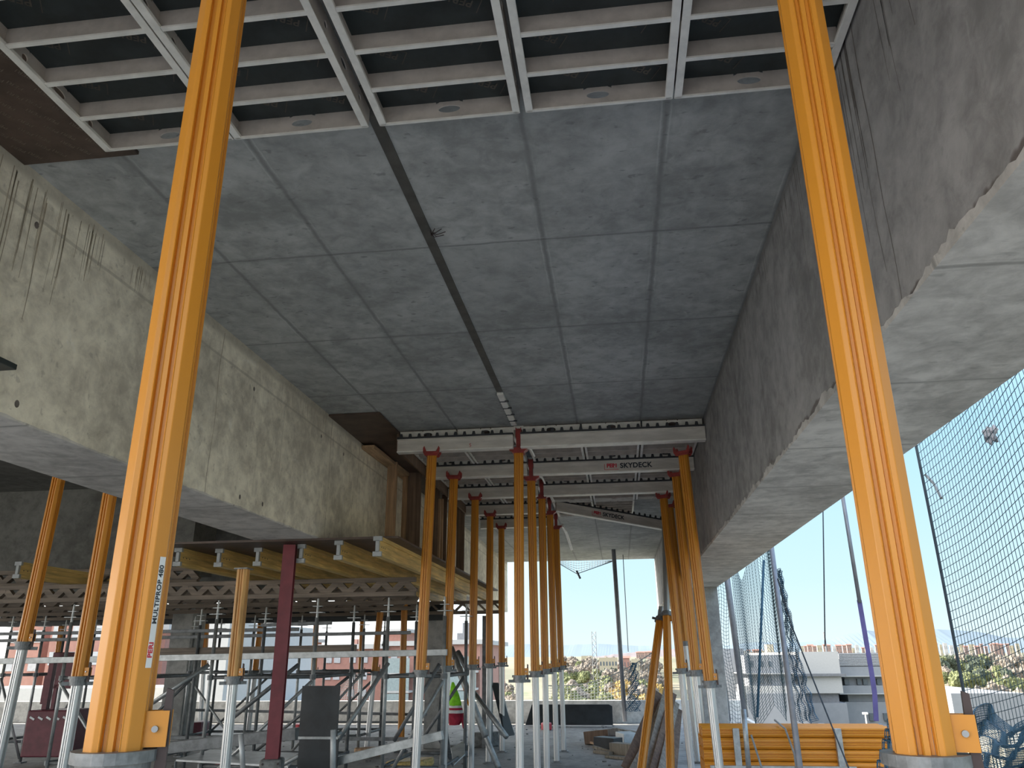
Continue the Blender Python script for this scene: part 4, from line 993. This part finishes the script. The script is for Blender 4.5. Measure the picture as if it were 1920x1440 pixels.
def building(x0, x1, Y, dep, zt, m, label, floors=0, cols=None, fh=2.9, win='winframe', roof=None, balc=None, zb=GZ, cat='building', base=None, ww=1.1, whh=1.3, first=1.2):
    if Y > 200: zb = terr(Y)-1.5
    t = empty('apartment_building' if floors > 2 else 'town_building', ((x0+x1)/2, Y, zb), 0, label, cat)
    W = x1-x0; H = zt-zb
    b = MB(); b.box(-W/2, W/2, 0, dep, 0, H); b.build('walls', m, t)
    if roof == 'flat': b = MB(); b.box(-W/2-.3, W/2+.3, -.3, dep+.3, H, H+.35); b.build('roof_edge', 'whitewall', t)
    if roof == 'pitched':
        b = MB(); r = W*.22; b.add([(-W/2-.4, -.4, H), (W/2+.4, -.4, H), (W/2+.4, dep+.4, H), (-W/2-.4, dep+.4, H), (-W/2-.4, dep/2, H+r), (W/2+.4, dep/2, H+r)], [(0,1,5,4),(2,3,4,5),(0,4,3),(1,2,5),(3,2,1,0)]); b.build('roof', 'roof', t)
    if floors and cols:
        for f in range(floors):
            z = H - first - fh*f - whh
            if z < 0: break
            for cx in cols:
                w = MB(); w.box(cx-ww/2, cx+ww/2, -.06, .02, z, z+whh); wo = w.build('window', win, t)
    if balc:
        for f in range(floors):
            z = H-0.9-fh*f-fh+.2
            if z < 0: break
            w = MB(); w.box(balc[0], balc[1], -1.2, 0, z-.15, z); bo = w.build('balcony', 'whitewall', t)
            w = MB(); w.box(balc[0], balc[1], -1.2, -1.15, z, z+1.05); w.build('railing', 'balc', bo)
    return t
def bx(x, Y): return aY(x, 1230, Y).x
def bz(y, x, Y): return aY(x, y, Y).z
# brick block right of the red post
Y = 62; x0, x1 = bx(560, Y), bx(722, Y); W = x1-x0
cols = [bx(k, Y)-(x0+x1)/2 for k in (617, 633, 662, 684)]
bd = building(x0, x1, Y, 14, bz(1217, 640, Y), 'brick', 'pink brick apartment block with paired white windows behind the scaffold', 4, cols, fh=1.22, first=.5, roof='flat', ww=.5, whh=.52)
for k, px in enumerate((658, 666)):
    w = MB(); xx = bx(px, Y)-(x0+x1)/2; H = bz(1217, 640, Y)-GZ; w.box(xx-.12, xx+.12, 1, 1.3, H, H+.75); w.build('chimney', 'brickpale', bd)
Y = 62; x0, x1 = bx(724, Y), bx(778, Y)
building(x0, x1, Y, 14, bz(1211, 750, Y), 'brick', 'brick apartment block with stacked glass balconies beside the right tower', 4, [-.5, .4], fh=1.25, balc=(-(x1-x0)/2+.1, (x1-x0)/2-.1), roof='flat', ww=.5, whh=.8, first=.7)
Y = 80; x0, x1 = bx(728, Y), bx(758, Y); building(x0, x1, Y, 6, bz(1186, 742, Y), 'brick', 'brick rooftop stair house with dark canopy above the balconies', roof='flat')
Y = 64; x0, x1 = bx(848, Y), bx(900, Y)
bd = building(x0, x1, Y, 14, bz(1208, 870, Y), 'brickpale', 'pale block with balconies and rooftop machines between left row props', 4, [-.6, .5], fh=1.25, balc=(-(x1-x0)/2+.1, (x1-x0)/2-.1), roof='flat', ww=.5, whh=.8, first=.7)
w = MB(); xx = bx(866, Y)-(x0+x1)/2; H = bz(1208, 870, Y)-GZ; w.box(xx-.35, xx+.35, 2, 3, H+.9, H+1.7); w.box(xx-.8, xx+.2, 2, 3, H+.35, H+.9); w.build('rooftop_machine', 'louvre', bd)
Y = 34; x0, x1 = bx(340, Y), bx(425, Y)
building(x0, x1, Y, 10, bz(1165, 380, Y), 'whitewall', 'plain tall white gable wall seen left of the mustard prop', zb=GZ)
Y = 78; x0, x1 = bx(425, Y), bx(520, Y)
building(x0, x1, Y, 12, bz(1202, 470, Y), 'brick', 'pink brick block with a flat roof behind the mustard prop', 4, [-1.5, 0, 1.6], fh=1.3, first=.8, roof='flat', ww=.5, whh=.55)
Y = 45; x0, x1 = bx(10, Y), bx(75, Y)
building(x0, x1, Y, 10, bz(1150, 50, Y), 'brickpale', 'pale pink brick block at the far left edge', 3, [-.8, .8], fh=1.6, first=1, roof='flat', ww=.6, whh=.7)
Y = 43; x0, x1 = bx(88, Y), bx(190, Y)
building(x0, x1, Y, 10, bz(1140, 130, Y), 'brick', 'brick block behind the red steel skip', 4, [-1.2, 0, 1.2], fh=1.4, first=1, roof='flat', ww=.6, whh=.7)
Y = 47; x0, x1 = bx(240, Y), bx(306, Y)
building(x0, x1, Y, 10, bz(1182, 280, Y), 'brick', 'brick block seen right of the big left prop', 4, [-.8, .4], fh=1.4, first=1, roof='flat', ww=.5, whh=.6)
Y = 36; x0, x1 = bx(-60, Y), bx(300, Y)
building(x0, x1, Y, 4, bz(1290, 150, Y), 'whitewall', 'low white wall and shed roofs beyond the left parapet', cat='wall')
Y = 40; x0, x1 = bx(470, Y), bx(830, Y)
building(x0, x1, Y, 5, bz(1330, 650, Y), 'whitewall', 'long low white wall at the foot of the brick blocks', cat='wall')
# white modern building at the right
def mod(px0, px1, Y, dep, bands, label, extra=None):
    x0, x1 = bx(px0, Y), bx(px1, Y); t = empty('office_building', ((x0+x1)/2, Y, GZ), 0, label, 'building'); W = x1-x0; pm = (px0+px1)/2
    for k, (y0, y1, m, out) in enumerate(bands):
        za, zb_ = bz(y1, pm, Y)-GZ, bz(y0, pm, Y)-GZ
        if y1 > 1439: za = 0
        b = MB(); b.box(-W/2-out, W/2+out, -out, dep, za, zb_); b.build({'louvre': 'louvre_band', 'greyclad': 'cladding_band', 'whitewall': 'white_band', 'glass': 'window_band'}[m], m, t)
    return t, x0, x1
t, x0, x1 = mod(1572, 1700, 70, 22, [(1224, 1250, 'louvre', 0), (1250, 1267, 'greyclad', .1), (1267, 1268.5, 'whitewall', .4), (1268.5, 1285, 'greyclad', -.3), (1285, 1300, 'greyclad', .3), (1300, 1301.5, 'whitewall', .4), (1301.5, 1316, 'greyclad', -.4), (1316, 1440, 'greyclad', 0)], 'large pale grey modern block with ribbon windows behind the right prop')
Wm = (x0+x1)/2
for (px, y0, y1, w_) in [(1546, 1274, 1284, 9), (1583, 1274, 1284, 10), (1607, 1273, 1284, 8), (1618, 1273, 1284, 9), (1644, 1273, 1284, 8), (1628, 1337, 1351, 12), (1655, 1337, 1351, 12), (1672, 1337, 1351, 12)]:
    if px < 1572: continue
    a = aY(px, y0, 70); c = aY(px+w_, y1, 70); b = MB(); b.box(a.x-Wm, c.x-Wm, -.2 if y1 > 1300 else -.0, .3, c.z-GZ, a.z-GZ); b.box(a.x-Wm, c.x-Wm, .2, .5, c.z-GZ, a.z-GZ); b.build('window', 'glass', t)
for k in range(9):
    z = bz(1226+2.6*k, 1630, 70)-GZ; b = MB(); b.box(-(x1-x0)/2, (x1-x0)/2, -.12, 0, z-.03, z+.03); b.build('louvre_blade', 'winframe', t)
mod(1492, 1572, 66, 24, [(1222, 1263, 'whitewall', 0), (1263, 1268, 'louvre', .3), (1268, 1300, 'whitewall', 0), (1300, 1318, 'louvre', -.3), (1318, 1440, 'greyclad', .1)], 'bright white end wing of the modern block left of the right prop')
t, x0, x1 = mod(1395, 1492, 58, 24, [(1228, 1262, 'greyclad', 0), (1262, 1264, 'whitewall', .3), (1264, 1286, 'greyclad', -.2), (1286, 1300, 'whitewall', .2), (1300, 1440, 'greyclad', .3)], 'grey stepped office block seen through the drooping net')
Wm = (x0+x1)/2
for px in (1405, 1425, 1440, 1465):
    for (y0, y1) in ((1240, 1250), (1268, 1280)):
        a = aY(px, y0, 58); c = aY(px+7, y1, 58); b = MB(); b.box(a.x-Wm, c.x-Wm, -.05, .4, c.z-GZ, a.z-GZ); b.build('window', 'glass', t)
mod(1345, 1395, 62, 15, [(1216, 1330, 'greyclad', 0), (1330, 1440, 'whitewall', 0)], 'grey cream flank block beside the concrete column')
# small white chimneyed tower
Y = 90; x0, x1 = bx(1441, Y), bx(1452, Y); building(x0, x1, Y, 2, bz(1208, 1446, Y), 'cream', 'small sunlit cream stair tower above the stepped office block', 0)
# low roofs seen through the net on the right
Y = 42; a = aY(1766, 1300, Y); c = aY(1900, 1335, Y)
building(bx(1770, 46), bx(1905, 46), 46, 10, bz(1300, 1830, 46), 'greyclad', 'low grey hall with a flat roof seen through the right net', 0, roof=None)
building(bx(1850, 33), bx(2050, 33), 33, 8, bz(1405, 1900, 33), 'cream', 'low cream roof at the lower right corner behind the net', 0)
# far town
k = 0
def town(px0, px1, ytop, Y, m, label, roof=None, n=3, group=None):
    x0, x1 = bx(px0, Y), bx(px1, Y); W = x1-x0
    cols = [(-.5+(i+.5)/n)*W for i in range(n)]
    t = building(x0, x1, Y, W*.5, max(bz(ytop, (px0+px1)/2, Y), terr(Y)+4), m, label, 2, cols, fh=3.2, first=1.5, roof=roof, win='glass', ww=W*.08, whh=1.5)
    if group: t['group'] = group
    return t
town(1123, 1157, 1233, 330, 'cream', 'sunlit cream apartment block left of the far net pole', n=6)
town(1183, 1198, 1236, 300, 'cream', 'narrow cream block right of the far net pole', n=3)
town(1162, 1180, 1234, 340, 'brickpale', 'pink blocks behind the far net pole', 'pitched')
town(1070, 1082, 1237, 380, 'whitewall', 'small white house left of the lattice tower', n=2)
town(1090, 1110, 1236, 420, 'cream', 'low cream hall at the foot of the lattice tower')
names = ['pinkish', 'white', 'cream', 'red roofed']
random.seed(11)
def spread(px0, px1, n, ya, yb, Ya, Yb, desc):
    for i in range(n):
        px = px0+(px1-px0)*(i+.5)/n+random.uniform(-2, 2); w = random.uniform(5, 11); k = random.randrange(4)
        town(px-w/2, px+w/2, random.uniform(ya, yb), random.uniform(Ya, Yb), ['townbrick', 'whitewall', 'cream', 'townbrick'][k], 'one of the small %s town houses %s' % (names[k], desc), 'pitched' if k in (0, 3) else None, n=2, group='small %s houses %s' % (names[k], desc))
spread(1195, 1235, 8, 1226, 1236, 380, 600, 'between far net pole and leaning prop')
spread(1500, 1660, 18, 1209, 1216, 450, 750, 'along the skyline above the modern block')
spread(1745, 1915, 18, 1205, 1213, 420, 700, 'along the skyline behind the right net')
spread(1396, 1440, 7, 1217, 1224, 420, 600, 'on the skyline behind the drooping net')
# road and cars
b = MB(); b.poly([aZ(1045, 1335, GZ+.05), aZ(1135, 1335, GZ+.05), aZ(1128, 1290, GZ+.05), aZ(1105, 1276, GZ+.05), aZ(1096, 1282, GZ+.05), aZ(1084, 1300, GZ+.05)], 0.04, (0, 0, -1)); tag(b.build('road', 'asphalt'), 'grey road running away below the far opening', 'road')
for i, (x, y, lb) in enumerate([(1123, 1299, 'white van highest on the far road'), (1110, 1297, 'white car behind the van on the far road'), (1104, 1311, 'white car on the left lane of the road'), (1121, 1311, 'white car on the right lane of the road')]):
    p = aZ(x, y, GZ+.1); t = empty('car', p, R(10), lb, 'car', None)
    b = MB(); b.box(-.9, .9, -2.1, 2.1, .3, 1.0); b.build('body', 'whitewall', t, bevel=.2); b = MB(); b.box(-.75, .75, -1.3, 1.4, 1.0, 1.5); b.build('cabin', 'glass', t, bevel=.2)
    for (wx, wy) in ((-.8, -1.3), (.8, -1.3), (-.8, 1.3), (.8, 1.3)): b = MB(); b.tube((wx-.1, wy, .33), (wx+.1, wy, .33), .33, 10); b.build('wheel', 'ink', t)
# trees
def crown_mesh(seed):
    bmm = bmesh.new(); rnd = random.Random(seed)
    for k in range(9):
        r = rnd.uniform(.32, .6); o = Vector((rnd.uniform(-.55, .55), rnd.uniform(-.55, .55), rnd.uniform(-.45, .6)))
        g = bmesh.ops.create_icosphere(bmm, subdivisions=3, radius=r)
        for v in g['verts']:
            f = 1 + 0.55*noise.noise(v.co*5+o*3) + 0.3*noise.noise(v.co*13); v.co = v.co*f + o
    me = bpy.data.meshes.new('crown'); bmm.to_mesh(me); bmm.free(); return me
CR = {}
for i, mm in enumerate(('leaf_olive', 'leaf_gold', 'leaf_dark', 'leaf_grey')):
    for s_ in range(2): me = crown_mesh(i*5+s_); me.materials.append(MT[mm]); CR[(i, s_)] = me
tb = MB(); tb.path([(0, 0, 0), (0.02, 0, .5), (0, 0.03, 1)], [.08, .06, .04], 7); tmp = tb.build('t', 'bark'); TR = tmp.data; bpy.data.objects.remove(tmp)
nt_ = [0]
def tree(x, Y, h, kind, label, group):
    t = empty('tree', (x, Y, terr(Y)-.3), random.uniform(0, 6), label, 'tree', group); r = h*.36
    c = bpy.data.objects.new('crown', CR[(kind, nt_[0] % 2)]); nt_[0] += 1; COL.objects.link(c); c.parent = t; c.location = (0, 0, h*.6); c.scale = (r, r, h*.42)
    k = bpy.data.objects.new('trunk', TR); COL.objects.link(k); k.parent = t; k.scale = (h*.5, h*.5, h*.6)
random.seed(5)
kinds = ['olive green', 'golden autumn', 'dark evergreen', 'bare greyish']
def grove(px0, px1, n, ya, yb, ks, hs, desc, group):
    for i in range(n):
        px = px0+(px1-px0)*(i+.5)/n+random.uniform(-4, 4); yt = random.uniform(ya, yb); k = random.choice(ks); h = random.uniform(*hs)
        # treetop at the measured height: solve distance from the top elevation
        d = ray(px, yt); p = None; Yk = 60.0
        while Yk < 460:
            s_ = Yk/d.y; zz = CH + d.z*s_
            if zz <= terr(Yk)+h: p = CP+d*s_; break
            Yk += 3
        if p is None: continue
        tree(p.x, p.y, h, k, 'one of the %s trees %s' % (kinds[k], desc), kinds[k]+' '+group)
grove(1050, 1160, 26, 1238, 1256, [0, 3, 2, 3], (5, 8), 'in the middle opening below the skyline', 'trees in the middle opening')
grove(1050, 1240, 34, 1230, 1244, [0, 3, 3, 2], (4, 7), 'in the hazy band just below the skyline', 'skyline trees')
grove(1395, 1500, 10, 1226, 1234, [0, 3], (4, 7), 'behind the modern block seen through the net', 'trees beyond the block')
grove(1045, 1105, 26, 1256, 1300, [0, 3, 0], (6, 9), 'left of the far road', 'trees left of the road')
grove(1128, 1240, 34, 1270, 1318, [1, 1, 3, 0], (5, 8), 'on the slope right of the far road', 'trees right of the road')
grove(1135, 1240, 26, 1250, 1272, [3, 0, 3], (6, 9), 'below the cream blocks', 'trees below the town')
grove(1740, 1925, 30, 1224, 1236, [2, 3, 0], (6, 9), 'in the farthest line behind the right net', 'far tree line')
grove(1745, 1925, 26, 1238, 1262, [0, 2, 3], (5, 8), 'in the middle band behind the right net', 'middle trees behind the net')
grove(1850, 1925, 12, 1262, 1300, [0, 0, 3], (6, 9), 'at the right edge above the grey hall', 'near trees behind the net')
grove(1700, 1930, 16, 1345, 1385, [2], (4, 5), 'in the dark row below the grey hall', 'dark trees below the hall')
grove(948, 962, 6, 1280, 1320, [0, 3], (5, 7), 'behind the rear left row prop', 'trees behind the left row')
# lattice towers
def lattice(px, ytop, Y, w, label):
    p = aY(px, ytop, Y); t = empty('lattice_mast', (p.x, Y, GZ), 0, label, 'mast'); H = p.z-GZ; b = MB(); r = w*.05
    for sx in (-1, 1):
        for sy in (-1, 1): b.tube((sx*w/2, sy*w/2, 0), (sx*w/2, sy*w/2, H), r, 4)
    n = int(H/(w*1.3)); s_ = H/n
    for k in range(n):
        for sy in (-1, 1): b.tube((-w/2, sy*w/2, k*s_), (w/2, sy*w/2, (k+1)*s_), r*.7, 3); b.tube((w/2, sy*w/2, k*s_), (-w/2, sy*w/2, (k+1)*s_), r*.7, 3)
    b.build('frame', 'galvdark', t); return t
lattice(1113, 1184, 300, 1.5, 'tall lattice telecom mast in the middle opening')
b = MB(); p = aY(1545, 1185, 72); b.path([(p.x, 72, bz(1224, 1545, 72)), (p.x, 72, p.z)], .07, 6); tag(b.build('roof_antenna', 'galvdark'), 'thin antenna standing on the roof of the modern block', 'antenna')
# hills as ridged meshes
def ridge(px0, px1, ys, Y, dep, m, label):
    b = MB(); n = 90; vs = []; fs = []
    for i in range(n+1):
        px = px0+(px1-px0)*i/n; f = i/n*(len(ys)-1); k = min(int(f), len(ys)-2); y = ys[k]+(ys[k+1]-ys[k])*(f-k); y += 1.6*noise.noise(Vector((i*.23, Y*.01, 0)))
        p = aY(px, y, Y); vs += [(p.x, Y-dep, GZ), (p.x, Y, p.z), (p.x, Y+dep, GZ)]
    for i in range(n): a = i*3; fs += [(a, a+3, a+4, a+1), (a+1, a+4, a+5, a+2)]
    b.add(vs, fs); return tag(b.build('hill_ridge', m), label, 'hill')
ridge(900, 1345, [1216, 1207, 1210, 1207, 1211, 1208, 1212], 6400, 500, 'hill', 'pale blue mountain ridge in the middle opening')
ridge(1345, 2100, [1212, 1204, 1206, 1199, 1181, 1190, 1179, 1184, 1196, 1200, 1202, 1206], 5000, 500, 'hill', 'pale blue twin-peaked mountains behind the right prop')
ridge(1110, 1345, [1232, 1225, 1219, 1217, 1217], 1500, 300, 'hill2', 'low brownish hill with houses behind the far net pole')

# ================================================================== LIGHT
w = bpy.data.worlds.new('sky'); sc.world = w; w.use_nodes = True; nt = w.node_tree; bg = nt.nodes['Background']
tc = nt.nodes.new('ShaderNodeTexCoord'); sx = nt.nodes.new('ShaderNodeSeparateXYZ'); nt.links.new(tc.outputs['Generated'], sx.inputs[0])
rp = nt.nodes.new('ShaderNodeValToRGB'); nt.links.new(sx.outputs[2], rp.inputs[0]); e = rp.color_ramp.elements
e[0].position = 0.0; e[0].color = (0.365, 0.435, 0.46, 1); e[1].position = 1.0; e[1].color = (0.35, 0.50, 0.80, 1)
for p_, c_ in ((0.08, (0.29, 0.40, 0.445, 1)), (0.25, (0.215, 0.36, 0.46, 1)), (0.5, (0.36, 0.54, 0.78, 1))): k = e.new(p_); k.color = c_
# brighter, whiter towards the sun (left)
dt = nt.nodes.new('ShaderNodeVectorMath'); dt.operation = 'DOT_PRODUCT'; nt.links.new(tc.outputs['Generated'], dt.inputs[0]); dt.inputs[1].default_value = (-0.95, -0.15, 0.28)
mr = nt.nodes.new('ShaderNodeMapRange'); nt.links.new(dt.outputs['Value'], mr.inputs[0]); mr.inputs[1].default_value = -0.05; mr.inputs[2].default_value = 1.0; mr.inputs[3].default_value = 0.0; mr.inputs[4].default_value = 1.0
mx = nt.nodes.new('ShaderNodeMix'); mx.data_type = 'RGBA'; nt.links.new(mr.outputs[0], mx.inputs[0]); nt.links.new(rp.outputs[0], mx.inputs[6]); mx.inputs[7].default_value = (2.6, 2.5, 2.35, 1)
nt.links.new(mx.outputs[2], bg.inputs[0]); bg.inputs[1].default_value = 1.0
sun = bpy.data.lights.new('sun', 'SUN'); sun.energy = 8.0; sun.color = (1.0, 0.93, 0.82); sun.angle = R(1.0)
so = bpy.data.objects.new('sun', sun); COL.objects.link(so)
az = R(-72); el = R(27); sd = Vector((math.sin(az)*math.cos(el), math.cos(az)*math.cos(el), math.sin(el)))
so.rotation_euler = sd.to_track_quat('Z', 'Y').to_euler()

sc.view_settings.view_transform = 'Standard'; sc.view_settings.look = 'None'; sc.view_settings.gamma = 1.0
sc.view_settings.use_curve_mapping = False; sc.view_settings.exposure = 1.3
cy = sc.cycles; cy.use_denoising = True; cy.max_bounces = 10; cy.diffuse_bounces = 6; cy.glossy_bounces = 4; cy.sample_clamp_indirect = 6.0
